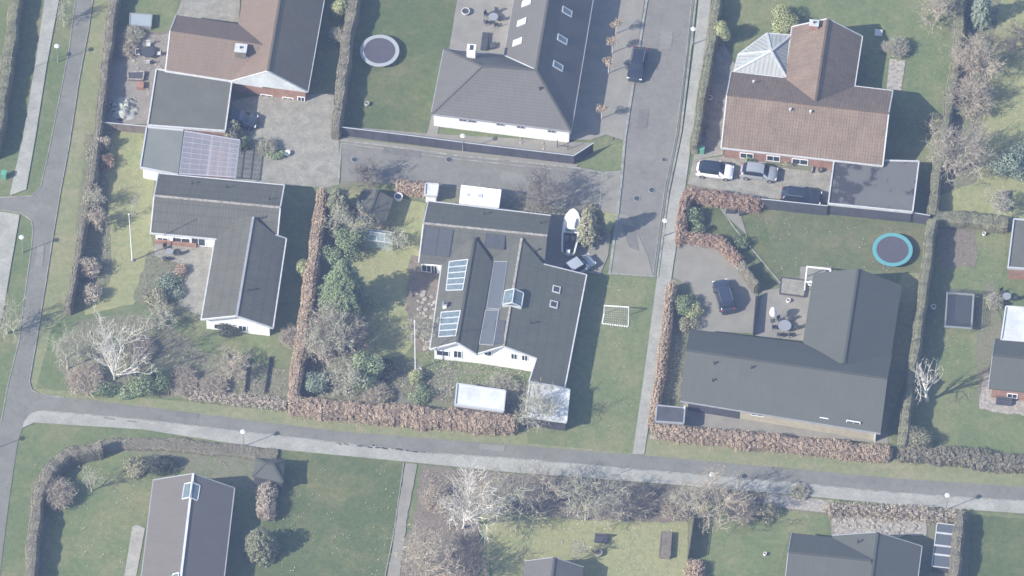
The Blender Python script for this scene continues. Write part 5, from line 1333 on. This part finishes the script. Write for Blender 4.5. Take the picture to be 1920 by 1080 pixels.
# ---------------------------------------------------------------- poles and lamps
def lamp(x, y, lab, h=3.15, name='street_lamp', grp='slim lamp posts along roads and paths'):
    p = P(x, y); root = thing(name, lab, 'street lamp', p, 0, grp)
    m = MB(); m.tube((0, 0, 0), (0, 0, .9), .075, .06, 10); m.tube((0, 0, .9), (0, 0, h - .1), .045, .035, 10); m.build('pole', M['grey'], root, world=False)
    m = MB(); m.lathe((0, 0, h - .12), [(.001, 0), (.12, .02), (.3, .1), (.3, .14), (.12, .22), (.001, .24)], 18); m.build('lamp_head', M['lampw'], root, world=False)
for x, y, lab in [(109, 116, 'lamp post on the grass strip beside the western road, near the top left corner'), (43, 474, 'lamp post on the grass strip below the western side road'), (457, 838, 'lamp post on the south pavement above the small hipped shed'),
                  (1774, 957, 'lamp post on the south pavement above the framed glass boxes'), (1299, 84, 'lamp post at the top of the pale path opposite the black estate car'), (868, 284, 'lamp post on the access road against the dark fence'),
                  (1334, 918, 'lamp post on the south pavement by the grey pink bare tree'), (1246, 443, 'lamp post beside the path across from the play garden'), (-22, 847, 'lamp post just outside the left edge')]: lamp(x, y, lab)
lamp(-8, 154, 'tall lamp post just outside the left edge at the top', 7.0, grp='tall lamp posts')
for x, y, h_, lab in ((248, 489, 9.3, 'tall white flagpole in the left garden'), (779, 695, 10.0, 'tall white flagpole on the middle lawn')):
    root = thing('flagpole', lab, 'flagpole', P(x, y)); m = MB(); m.tube((0, 0, 0), (0, 0, h_), .075, .035, 12); m.build('pole', M['white'], root, world=False)
    m = MB(); m.lathe((0, 0, h_), [(.001, .0), (.07, .03), (.09, .08), (.05, .14), (.001, .16)], 12); m.build('finial', M['white'], root, world=False)
    m = MB(); m.box((0, 0, .1), (.35, .35, .2)); m.build('base', M['grey'], root, world=False)

# ---------------------------------------------------------------- fences
def fence(px, z, label, m='dwood', cap='lgrey', panel=1.8, name='fence', th=.05, zb=.05):
    pts = [P(x, y, z) for x, y in px]; c = pts[0]; root = thing(name, label, 'fence', (c.x, c.y, 0))
    mp = MB(); mc = MB()
    for a, b in zip(pts, pts[1:]):
        n = max(1, round((b - a).length / panel))
        for i in range(n):
            s, e = a.lerp(b, i / n), a.lerp(b, (i + 1) / n); d = (e - s).normalized() * .05
            for k in range(int((z - zb) / .145)):
                zz = zb + .07 + k * .145; mp.beam(Vector((s.x + d.x, s.y + d.y, zz)), Vector((e.x - d.x, e.y - d.y, zz)), th if k % 2 else th * .8, .135)
            m2 = MB(); m2.box((s.x, s.y, z / 2), (.1, .1, z), math.atan2(d.y, d.x)); m2.build('post', M[m], root)
        mc.beam(a + Vector((0, 0, .02)), b + Vector((0, 0, .02)), .1, .04)
    mp.build('boards', M[m], root); mc.build('capping', M[cap], root)
fence([(637, 238), (760, 253), (900, 271), (1076, 292), (1113, 268)], 1.75, 'dark board fence with pale capping between the white house and the access road')
fence([(1427, 373), (1552, 386)], 2.0, 'dark board fence with pale capping behind the black estate car')
fence([(1713, 399), (1744, 404)], 2.0, 'short dark board fence joining the flat garage to the hedge')
fence([(188, 229), (276, 237)], 1.5, 'weathered pale board fence across the side yard', 'wood')
fence([(1418, 548), (1412, 622)], 1.1, 'low dark fence between car yard and patio', 'dwood', 'dwood')
fence([(1303, 950), (1290, 1040)], 1.9, 'tall dark board fence casting a black strip of shade at the bottom', 'dwood', 'wood')
# ---------------------------------------------------------------- trampolines
def trampoline(x, y, rad, pad, lab, grp='round trampolines'):
    root = thing('trampoline', lab, 'trampoline', P(x, y + 7), 0, grp)
    m = MB(); m.ring((0, 0, 0), rad * .8, rad, .70, .76, 56); m.build('safety_pad', M[pad], root, world=False, smooth=False)
    m = MB(); m.lathe((0, 0, 0), [(.001, .70), (rad * .4, .705), (rad * .79, .73)], 40); m.build('jumping_mat', M['mat'], root, world=False)
    for k in range(6):
        a = k * math.pi / 3; m = MB(); m.tube((math.cos(a) * rad * .93, math.sin(a) * rad * .93, 0), (math.cos(a) * rad * .93, math.sin(a) * rad * .93, .72), .03, n=8); m.build('leg', M['grey'], root, world=False)
M['mat'] = mat('trampoline_mat', (.08, .075, .09), .08, 1.5, 8, .1, .8); M['teal'] = plain('teal_padding', (.1, .29, .31), .6); M['gpad'] = plain('grey_padding', (.32, .34, .34), .55)
trampoline(712, 95, 2.28, 'gpad', 'round trampoline with grey rim on the lawn of the white house')
trampoline(1673, 468, 2.3, 'teal', 'round trampoline with turquoise rim on the olive lawn')
root = thing('rectangular_trampoline', 'rectangular black trampoline with pale frame on the right lawn', 'trampoline', P(1798, 590), R(-5))
m = MB(); m.box((0, 0, .82), (2.7, 4.2, .03)); m.build('jumping_mat', M['dark'], root, world=False)
m = MB()
for s in (-1, 1): m.beam((s * 1.5, -2.4, .85), (s * 1.5, 2.4, .85), .22, .1); m.beam((-1.39, s * 2.3, .86), (1.39, s * 2.3, .86), .22, .09)
m.build('frame', M['grey'], root, world=False)
for sx in (-1, 1):
    for sy in (-1, 0, 1): m = MB(); m.tube((sx * 1.6, sy * 2.3, 0), (sx * 1.6, sy * 2.3, 2.3 if sx < 0 else 1.6), .03, n=8); m.build('pole', M['dark'], root, world=False)
m = MB()
for sx in (-1, 1):
    for k in range(24): yy = -2.3 + 4.6 * k / 23; m.beam((sx * 1.6, yy, .9), (sx * 1.6, yy, 1.75), .02, .02)
    for k in range(17): xx = -1.6 + 3.2 * k / 16; m.beam((xx, sx * 2.3, .9), (xx, sx * 2.3, 1.75), .02, .02)
    for z in (1.1, 1.3, 1.5, 1.75): m.beam((sx * 1.6, -2.3, z), (sx * 1.6, 2.3, z), .03, .03); m.beam((-1.6, sx * 2.3, z), (1.6, sx * 2.3, z), .03, .03)
m.build('net', M['dark'], root, world=False)
for x, y, lab in ((1176, 236, 'drain grate by the kerb below the black estate car'), (1164, 350, 'drain grate at the kerb beside the pale pavement square'), (1245, 300, 'drain grate at the east kerb of the wide road'), (90, 640 - 40, 'drain grate at the edge of the western road'), (700, 842 - 5, 'drain grate at the kerb of the south pavement'), (1500, 905, 'drain grate at the kerb below the anthracite roofed house')):
    root = thing('drain_grate', lab, 'drain', P(x, y)); m = MB(); m.box((0, 0, .09), (.42, .34, .04), -.1); m.build('grate', M['dark'], root, world=False); m = MB()
    for q in (-1, 1): m.box((q * .24, 0, .09), (.06, .46, .05), -.1)
    m.build('rim', M['grey'], root, world=False)
# ---------------------------------------------------------------- goal
def goal():
    a, b = P(1133, 573, 1.75), P(1179, 576, 1.75); c, d = P(1129, 607), P(1178, 613)
    a0, b0 = Vector((a.x, a.y, 0)), Vector((b.x, b.y, 0)); root = thing('football_goal', 'white football goal with net on the strip lawn by the pale path', 'goal', (a.x, a.y, 0))
    m = MB(); m.beam(a, b, .1, .1); m.build('crossbar', M['white'], root)
    for u, v in ((a, a0), (b, b0)): m = MB(); m.tube(v, u, .05, n=10); m.build('post', M['white'], root)
    m = MB()
    for u, v in ((a0, c), (b0, d), (c, d)):
        n = int((v - u).length / .26)
        for i in range(n): m.beam(u.lerp(v, (i + .1) / n) + Vector((0, 0, .06)), u.lerp(v, (i + .8) / n) + Vector((0, 0, .06)), .12, .1)
    m.build('ground_frame', M['white'], root)
    m = MB()
    for k in range(13): t = k / 12; m.beam(a.lerp(b, t), c.lerp(d, t), .012, .012)
    for k in range(9): t = k / 8; m.beam(a.lerp(c, t), b.lerp(d, t), .012, .012)
    m.build('net', M['lgrey'], root)
goal()
# ---------------------------------------------------------------- stones, small things
def rock(r, s, flat=.55):
    V = []; n = 7
    for k, (z, q) in enumerate(((-.3, .8), (.15, 1), (.6, .75), (.85, .3))):
        for i in range(n): t = 2 * math.pi * i / n + k * .3; w_ = q * r.uniform(.8, 1.15); V.append((math.cos(t) * w_ * s, math.sin(t) * w_ * s, z * s * flat * r.uniform(.85, 1.1)))
    F = [(k * n + i, k * n + (i + 1) % n, (k + 1) * n + (i + 1) % n, (k + 1) * n + i) for k in range(3) for i in range(n)] + [tuple(3 * n + i for i in range(n))]
    me = bpy.data.meshes.new('boulder'); me.from_pydata(V, [], F); me.update(); me.materials.append(M['stone']); return me
r_ = random.Random(5); RM = [rock(r_, .3) for _ in range(5)]
def rocks(poly, n, label, group, s0=.5, s1=1.2):
    P_ = [(x, y) for x, y in poly]; k = 0
    while k < n:
        x, y = r_.uniform(min(a for a, _ in P_), max(a for a, _ in P_)), r_.uniform(min(b for _, b in P_), max(b for _, b in P_))
        if not inside(P_, x, y): continue
        o = bpy.data.objects.new('boulder', RM[k % 5]); C.objects.link(o); o.location = P(x, y, .08); s = r_.uniform(s0, s1); o.scale = (s, s, s); o.rotation_euler = (0, 0, r_.uniform(0, 6))
        tag(o, label, 'stone', group); k += 1
rocks([(1556, 970), (1700, 975), (1745, 1000), (1650, 1002), (1640, 990), (1560, 985)], 46, 'pale stone in the rockery above the dark gabled house', 'stones of the rockery')
rocks([(782, 545), (820, 545), (808, 655), (785, 655)], 34, 'pale stone of the rough path west of the rambling white house', 'stones of the rough path')
rocks([(1470, 524), (1510, 526), (1507, 553), (1468, 550)], 22, 'pale stone heaped in the timber sandpit box', 'stones in the timber box', .6, 1.3)
rocks([(975, 258), (982, 258), (981, 276), (976, 276)], 4, 'white block edging the bed in front of the white house', 'white edging blocks', .5, .6)
rocks([(1017, 263), (1022, 263), (1021, 280), (1016, 280)], 4, 'white block edging the bed by the corner of the white house', 'white edging blocks', .5, .6)
rocks([(245, 110), (300, 80), (305, 130), (250, 150)], 12, 'pale stone in the cluttered side yard', 'stones in the side yard', .5, .9)
rocks([(690, 1000), (0, 0), (1, 1)], 0, '', '')
def solid(name, label, cat, px, z0, z1, m, top=None, frame=None, group=None):
    root, p = box_thing(name, label, cat, px, z0, z1, m, group); mb = MB(); mb.prism([(v.x, v.y) for v in p], z0, z1); mb.build('body', M[m], root)
    if top: t = offset_poly([(v.x, v.y) for v in p], .1); mb = MB(); mb.prism([(v.x, v.y) for v in t], z1 - .02, z1 + .015); mb.build('top', M[top], root)
    if frame:
        mb = MB()
        for i in range(4): mb.beam(p[i], p[(i + 1) % 4], .12, .12)
        mb.build('frame', M[frame], root)
    return root
solid('sandpit', 'timber box filled with pale stones on the patio', 'planter box', [(1465, 520), (1512, 526), (1508, 556), (1462, 550)], 0, .35, 'wood', 'gravel', 'dwood')
solid('raised_bed', 'tall garden box with cross slat on the mossy lawn', 'planter box', [(1240, 997), (1259, 999), (1256, 1044), (1236, 1042)], 0, .6, 'wood', 'soil', 'wood')
solid('raised_bed', 'brick edged flower bed below the brown tiled house', 'planter box', [(1436, 300), (1524, 311), (1522, 323), (1434, 312)], 0, .3, 'stone', 'bed', 'stone')
solid('crate', 'low timber crate in the cluttered side yard', 'crate', [(240, 135), (270, 134), (268, 149), (240, 148)], 0, .5, 'wood', 'dwood', 'stone')
solid('cold_frame', 'upper of the two cold frames in the top right garden', 'cold frame', [(1868, 358), (1890, 358), (1889, 372), (1867, 372)], 0, .4, 'wood', 'soil', 'stone')
solid('cold_frame', 'lower of the two cold frames in the top right garden', 'cold frame', [(1866, 378), (1893, 380), (1892, 393), (1866, 391)], 0, .4, 'wood', 'soil', 'stone')
solid('storage_box', 'glass topped grey box in the side yard', 'storage box', [(244, 25), (285, 28), (283, 50), (243, 46)], 0, .7, 'grey', 'gglass', 'grey')
solid('red_bin', 'small faded red tub in the side yard', 'tub', [(257, 152), (270, 153), (269, 164), (256, 163)], 0, .6, 'brick', 'brick')
# glass boxes at the bottom right
root, p = box_thing('glass_frames', 'row of white framed sloping glass panels beside the brown hedge', 'glass frame', [(1757, 981), (1791, 985), (1782, 1066), (1747, 1062)], 0, 1.2, 'dwood')
mb = MB(); mb.prism([(v.x, v.y) for v in offset_poly([(v.x, v.y) for v in p], .1)], 0, 1.15); mb.build('base', M['dwood'], root)
mb = MB(); mb.face([v + Vector((0, 0, .02)) for v in p]); mb.build('glass', M['slate'], root)
mb = MB()
for t in (0, .22, .5, .52, .72, 1): mb.beam(p[0].lerp(p[3], t) + Vector((0, 0, .05)), p[1].lerp(p[2], t) + Vector((0, 0, .05)), .22 if t in (.22, .72) else .1, .06)
mb.beam(p[0] + Vector((0, 0, .05)), p[3] + Vector((0, 0, .05)), .1, .05); mb.beam(p[1] + Vector((0, 0, .05)), p[2] + Vector((0, 0, .05)), .1, .05); mb.build('frame', M['trim'], root)
# little greenhouse
def greenhouse():
    q = [P(664, 426, 1.6), P(738, 436, 1.6), P(735, 456, 1.6), P(662, 446, 1.6)]; c = sum(q, Vector()) / 4; root = thing('greenhouse', 'small blue tinted greenhouse below the playhouse', 'greenhouse', (c.x, c.y, 0))
    r0 = (q[0] + q[3]) / 2; r1 = (q[1] + q[2]) / 2; r0.z = r1.z = 2.2; g = MB()
    g.face([q[0], r0, r1, q[1]]); g.face([q[3], q[2], r1, r0])
    for i in range(4): a, b = q[i], q[(i + 1) % 4]; g.face([(a.x, a.y, .1), (b.x, b.y, .1), b, a])
    g.build('glazing', M['gglass'], root); f = MB(); f.beam(r0, r1, .1, .1)
    for i in range(4): a, b = q[i], q[(i + 1) % 4]; f.beam(a, b, .09, .09); f.beam((a.x, a.y, 0), a, .07, .07)
    for k in range(6): t = k / 5; f.beam(q[0].lerp(q[1], t), r0.lerp(r1, t), .06, .06); f.beam(q[3].lerp(q[2], t), r0.lerp(r1, t), .06, .06)
    f.build('frame', M['trim'], root)
greenhouse()
# white patio pergola
p = [P(1513, 500, 2.1), P(1557, 505, 2.1), P(1553, 533, 2.1), P(1510, 528, 2.1)]; root = thing('pergola', 'white post frame against the north gable of the anthracite roofed house', 'pergola', (p[0].x, p[0].y, 0)); mb = MB()
for i in range(3 + 1): mb.beam(p[i], p[(i + 1) % 4], .14, .16)
mb.build('beams', M['white'], root)
for v in p: m = MB(); m.tube((v.x, v.y, 0), v, .07, n=8); m.build('post', M['white'], root)
# garden furniture
def chair_at(x, y, rot, lab, grp, m='dark'):
    root = thing('garden_chair', lab, 'chair', P(x, y, .03), rot, grp)
    k = MB(); k.box((0, 0, .43), (.48, .46, .06)); k.build('seat', M[m], root, world=False)
    k = MB(); k.box((-.23, 0, .72), (.06, .46, .52)); k.build('backrest', M[m], root, world=False)
    for sx in (-1, 1):
        for sy in (-1, 1): k = MB(); k.tube((sx * .2, sy * .2, 0), (sx * .2, sy * .2, .41), .022, n=6); k.build('leg', M[m], root, world=False)
def round_set(x, y, n, rt, lab, glab, grp, m='dark', tm='grey', start=0):
    root = thing('garden_table', lab, 'table', P(x, y, .03)); k = MB(); k.tube((0, 0, .7), (0, 0, .74), rt, n=28); k.build('table_top', M[tm], root, world=False)
    k = MB(); k.tube((0, 0, .0), (0, 0, .7), .05, n=8); k.build('leg', M[m], root, world=False)
    for i in range(n):
        a = 2 * math.pi * i / n + start; c = P(x, y); q = Vector((c.x + math.cos(a) * (rt + .42), c.y + math.sin(a) * (rt + .42), 0)); w = q - CAM
        px = 960 + FPX * w.x / w.dot(FW); py = 540 - FPX * w.dot(UPV) / w.dot(FW); chair_at(px, py, a + math.pi, glab, grp, m)
round_set(1471, 617, 6, .75, 'round grey table in the patio corner of the anthracite roofed house', 'garden chair at the round table in the patio corner', 'chairs round the patio corner table')
round_set(278, 104, 4, .8, 'round dark covered table in the side yard', 'pale garden chair at the covered table in the side yard', 'chairs in the side yard', 'trim', 'dark')
round_set(925, 38, 5, .55, 'dark round table on the terrace of the white house', 'dark garden chair at the terrace table of the white house', 'terrace chairs of the white house')
round_set(318, 478, 3, .45, 'small round table below the bungalow eaves', 'dark chair beside the small table below the bungalow eaves', 'chairs below the bungalow eaves')
round_set(1887, 562, 3, .5, 'small dark table by the white roofed annex', 'dark chair by the white roofed annex', 'chairs by the annex')
def slab_seat(name, lab, px, h, m, back=True):
    root, p = box_thing(name, lab, 'sofa', px, 0, h, m); k = MB(); k.prism([(v.x, v.y) for v in p], .1, h); k.build('seat', M[m], root)
    if back: k = MB(); k.beam(p[0] + Vector((0, 0, .15)), p[1] + Vector((0, 0, .15)), .16, .5); k.build('backrest', M[m], root)
slab_seat('garden_sofa', 'dark garden sofa on the small paved corner of the play garden', [(1362, 388), (1380, 389), (1379, 398), (1361, 397)], .42, 'dark')
slab_seat('garden_sofa', 'second dark garden sofa beside the play garden corner, turned sideways', [(1384, 392), (1397, 390), (1398, 400), (1386, 402)], .42, 'dark')
slab_seat('garden_bench', 'long dark bench on the terrace north of the white chimney', [(905, 60), (917, 61), (913, 92), (901, 91)], .45, 'dark', False)
slab_seat('garden_bench', 'dark slatted bench at the end of the terrace by the valley', [(918, 80), (930, 78), (930, 88), (919, 90)], .45, 'dwood', False)
slab_seat('sun_lounger', 'pale sun lounger on the grass above the stone patio', [(1641, 54), (1655, 56), (1654, 67), (1640, 66)], .35, 'trim', False)
slab_seat('garden_bench', 'weathered bench in front of the small bird bath', [(1116, 1004), (1139, 1006), (1137, 1016), (1114, 1014)], .5, 'dwood')
slab_seat('garden_bench', 'low dark bench by the brick bungalow on the right', [(1868, 748), (1898, 751), (1897, 758), (1867, 755)], .5, 'dwood')
def pot(x, y, r, h, lab, m='white', name='plant_pot', cat='pot', inner='soil'):
    root = thing(name, lab, cat, P(x, y)); k = MB(); k.lathe((0, 0, 0), [(r * .7, 0), (r, h * .6), (r, h), (r * .82, h), (r * .8, h * .85)], 20); k.build('body', M[m], root, world=False)
    k = MB(); k.tube((0, 0, h * .7), (0, 0, h * .88), r * .81, n=18); k.build('filling', M[inner], root, world=False)
pot(539, 290, .33, .5, 'round white pot at the edge of the gravel drive', inner='white')
pot(747, 374, .5, .7, 'round white rain barrel beside the playhouse', inner='slate', name='barrel')
pot(873, 25, .5, .5, 'pale round fire bowl on the terrace of the white house', 'trim', 'fire_bowl', 'fire bowl', 'dark')
pot(652, 634, .38, .6, 'pale round tub below the tall conifer', 'trim'); pot(667, 648, .38, .6, 'pale round tub nearest the rhododendron', 'trim'); pot(676, 630, .36, .5, 'grey round tub right of the two pale tubs', 'grey')
pot(787, 697, .22, .5, 'small white pot in the flagpole shadow'); pot(688, 197, .28, .4, 'small pale pot on the lawn below the grey ringed trampoline', 'trim')
pot(1122, 1040, .45, .5, 'pale bird bath in front of the bench', 'stone'); pot(1478, 566, .25, .4, 'white pot on the patio by the timber box')
pot(1519, 534, .3, .4, 'white pot beside the white post frame'); pot(1750, 578, .3, .4, 'white tub in the hedge shadow by the black trampoline'); pot(345, 506, .22, .4, 'white pot on the gravel patio of the bungalow')
pot(1538, 322, .28, .5, 'dark pot by the brown tiled eaves', 'dark'); pot(1322, 240, .4, .5, 'brownish pot in the shadow beside the brown tiled house', 'wood'); pot(1331, 186, .3, .4, 'white pot in the hedge shadow beside the brown tiled house')
pot(1845, 441, .2, .4, 'white pot at the corner of the vegetable plot'); pot(1434, 1041, .2, .4, 'white pot on the bottom lawn')
def bin_(x, y, lab, m):
    root = thing('wheelie_bin', lab, 'bin', P(x, y), -.1, 'wheelie bins'); k = MB(); k.box((0, 0, .5), (.55, .62, .95)); k.build('body', M[m], root, world=False)
    k = MB(); k.box((0, 0, 1.01), (.6, .7, .08)); k.build('lid', M['gbin' if m == 'gbin' else 'dark'], root, world=False)
    for s in (-1, 1): k = MB(); k.tube((s * .3, .3, .1), (s * .34, .3, .1), .1, n=10); k.build('wheel', M['rubber'], root, world=False)
M['gbin'] = plain('green_plastic', (.1, .3, .2), .5); M['bbin'] = plain('grey_green_plastic', (.2, .28, .26), .5)
bin_(1316, 286, 'green wheelie bin nearest the white hatchback', 'gbin'); bin_(1319, 262, 'grey green wheelie bin beside the brown tiled house', 'bbin'); bin_(8, 333, 'green wheelie bin at the left edge by the pavement', 'gbin')
# parasol, gas barbecue, tarpaulins, trellises, manholes
root = thing('parasol', 'white parasol on the patio beside the timber box', 'parasol', P(1449, 602)); k = MB(); k.tube((0, 0, 0), (0, 0, 2.5), .03, n=8); k.build('pole', M['grey'], root, world=False)
k = MB(); k.lathe((0, 0, 0), [(.62, 1.75), (.5, 2.15), (.22, 2.5), (.001, 2.6)], 12, sy=1, sx=.7); k.build('canopy', M['white'], root, world=False); k = MB(); k.box((0, 0, .05), (.5, .5, .1)); k.build('base', M['dark'], root, world=False)
def tarp():
    r = np.random.default_rng(4); n = 26; c = P(232, 205); V = []; F = []
    for j in range(n):
        for i in range(n):
            x, y = i / (n - 1) * 2 - 1, j / (n - 1) * 2 - 1; e = max(0, 1 - (x * x + y * y) ** .9)
            V.append((x * 1.9, y * 1.8, .03 + e * (.55 + .35 * math.sin(x * 5 + y * 3) * math.cos(y * 6 - x * 2)) + r.uniform(0, .12) * e))
    for j in range(n - 1):
        for i in range(n - 1):
            if (i / (n - 1) * 2 - 1) ** 2 + (j / (n - 1) * 2 - 1) ** 2 < 1.05: k = j * n + i; F.append((k, k + 1, k + n + 1, k + n))
    me = bpy.data.meshes.new('tarpaulin'); me.from_pydata(V, [], F); me.update(); o = link('tarpaulin', me, M['tarp']); o.location = c; tag(o, 'crumpled pale tarpaulin heap in the side yard', 'tarpaulin')
M['tarp'] = mat('pale_and_dark_sheeting', (.4, .4, .38), scale=1.6, stops=[(.4, (.05, .06, .06)), (.5, (.36, .37, .33)), (.8, (.5, .52, .5))], fine=5, fvar=.2)
tarp()
for i, (a, b, lab) in enumerate((((430, 666), (427, 696), 'short dark board edging a kitchen garden bed nearest the bungalow'), ((466, 670), (460, 736), 'middle dark board edging the kitchen garden beds'), ((507, 672), (497, 738), 'dark board edging the kitchen garden bed nearest the long beech hedge'))):
    p, q = P(*a), P(*b); root = thing('bed_edging', lab, 'bed edging', p); m = MB()
    for z in (.1, .28): m.beam((p.x, p.y, z), (q.x, q.y, z), .16, .17)
    m.build('boards', M['black'], root)
    for t in (0, .25, .5, .75, 1): v = p.lerp(q, t); m = MB(); m.box((v.x + .1, v.y, .22), (.08, .08, .44)); m.build('stake', M['dwood'], root)
for x, y, lab in ((665, 300, 'manhole cover at the west end of the access road'), (1194, 373, 'manhole cover near the middle of the wide road'), (1222, 357, 'manhole cover at the east side of the wide road'), (842, 300, 'manhole cover near the lamp post of the access road')):
    root = thing('manhole_cover', lab, 'manhole cover', P(x, y)); m = MB(); m.tube((0, 0, .0), (0, 0, .105), .33, n=20); m.build('lid', M['dark'], root, world=False); m = MB(); m.ring((0, 0, 0), .33, .4, .0, .108, 24); m.build('rim', M['grey'], root, world=False)
# swing frame of the mower / post by the trampoline
root = thing('basketball_stand', 'thin metal frame by the fence corner of the white house', 'frame', P(1043, 284)); m = MB(); a, b = P(1045, 262, 1.6) - P(1043, 284), P(1065, 266, 1.6) - P(1043, 284)
for q in (a, b): m.tube((q.x, q.y, 0), (q.x, q.y, 1.6), .04, n=8)
m.build('posts', M['dark'], root, world=False); m = MB(); m.beam((a.x, a.y, .6), (b.x, b.y, .6), .05, .05); m.build('crossbar', M['dark'], root, world=False)

# ---------------------------------------------------------------- haze
def haze():
    mb = MB(); z0, z1 = -1, CAM.z + 6; x, y0, y1 = 355, CAM.y - 15, 355
    mb.box((0, (y0 + y1) / 2, (z0 + z1) / 2), (2 * x, y1 - y0, z1 - z0))
    m = bpy.data.materials.new('aerial_haze'); m.use_nodes = True; t = m.node_tree; t.nodes.clear()
    v = t.nodes.new('ShaderNodeVolumePrincipled'); v.inputs['Color'].default_value = (.45, .6, 1, 1); v.inputs['Density'].default_value = .000145
    o = t.nodes.new('ShaderNodeOutputMaterial'); t.links.new(v.outputs[0], o.inputs['Volume'])
    M['haze'] = m; ob = mb.build('haze', m); ob['kind'] = 'stuff'; ob['label'] = 'thin blue haze of air over the whole neighbourhood'; ob['category'] = 'haze'
haze()
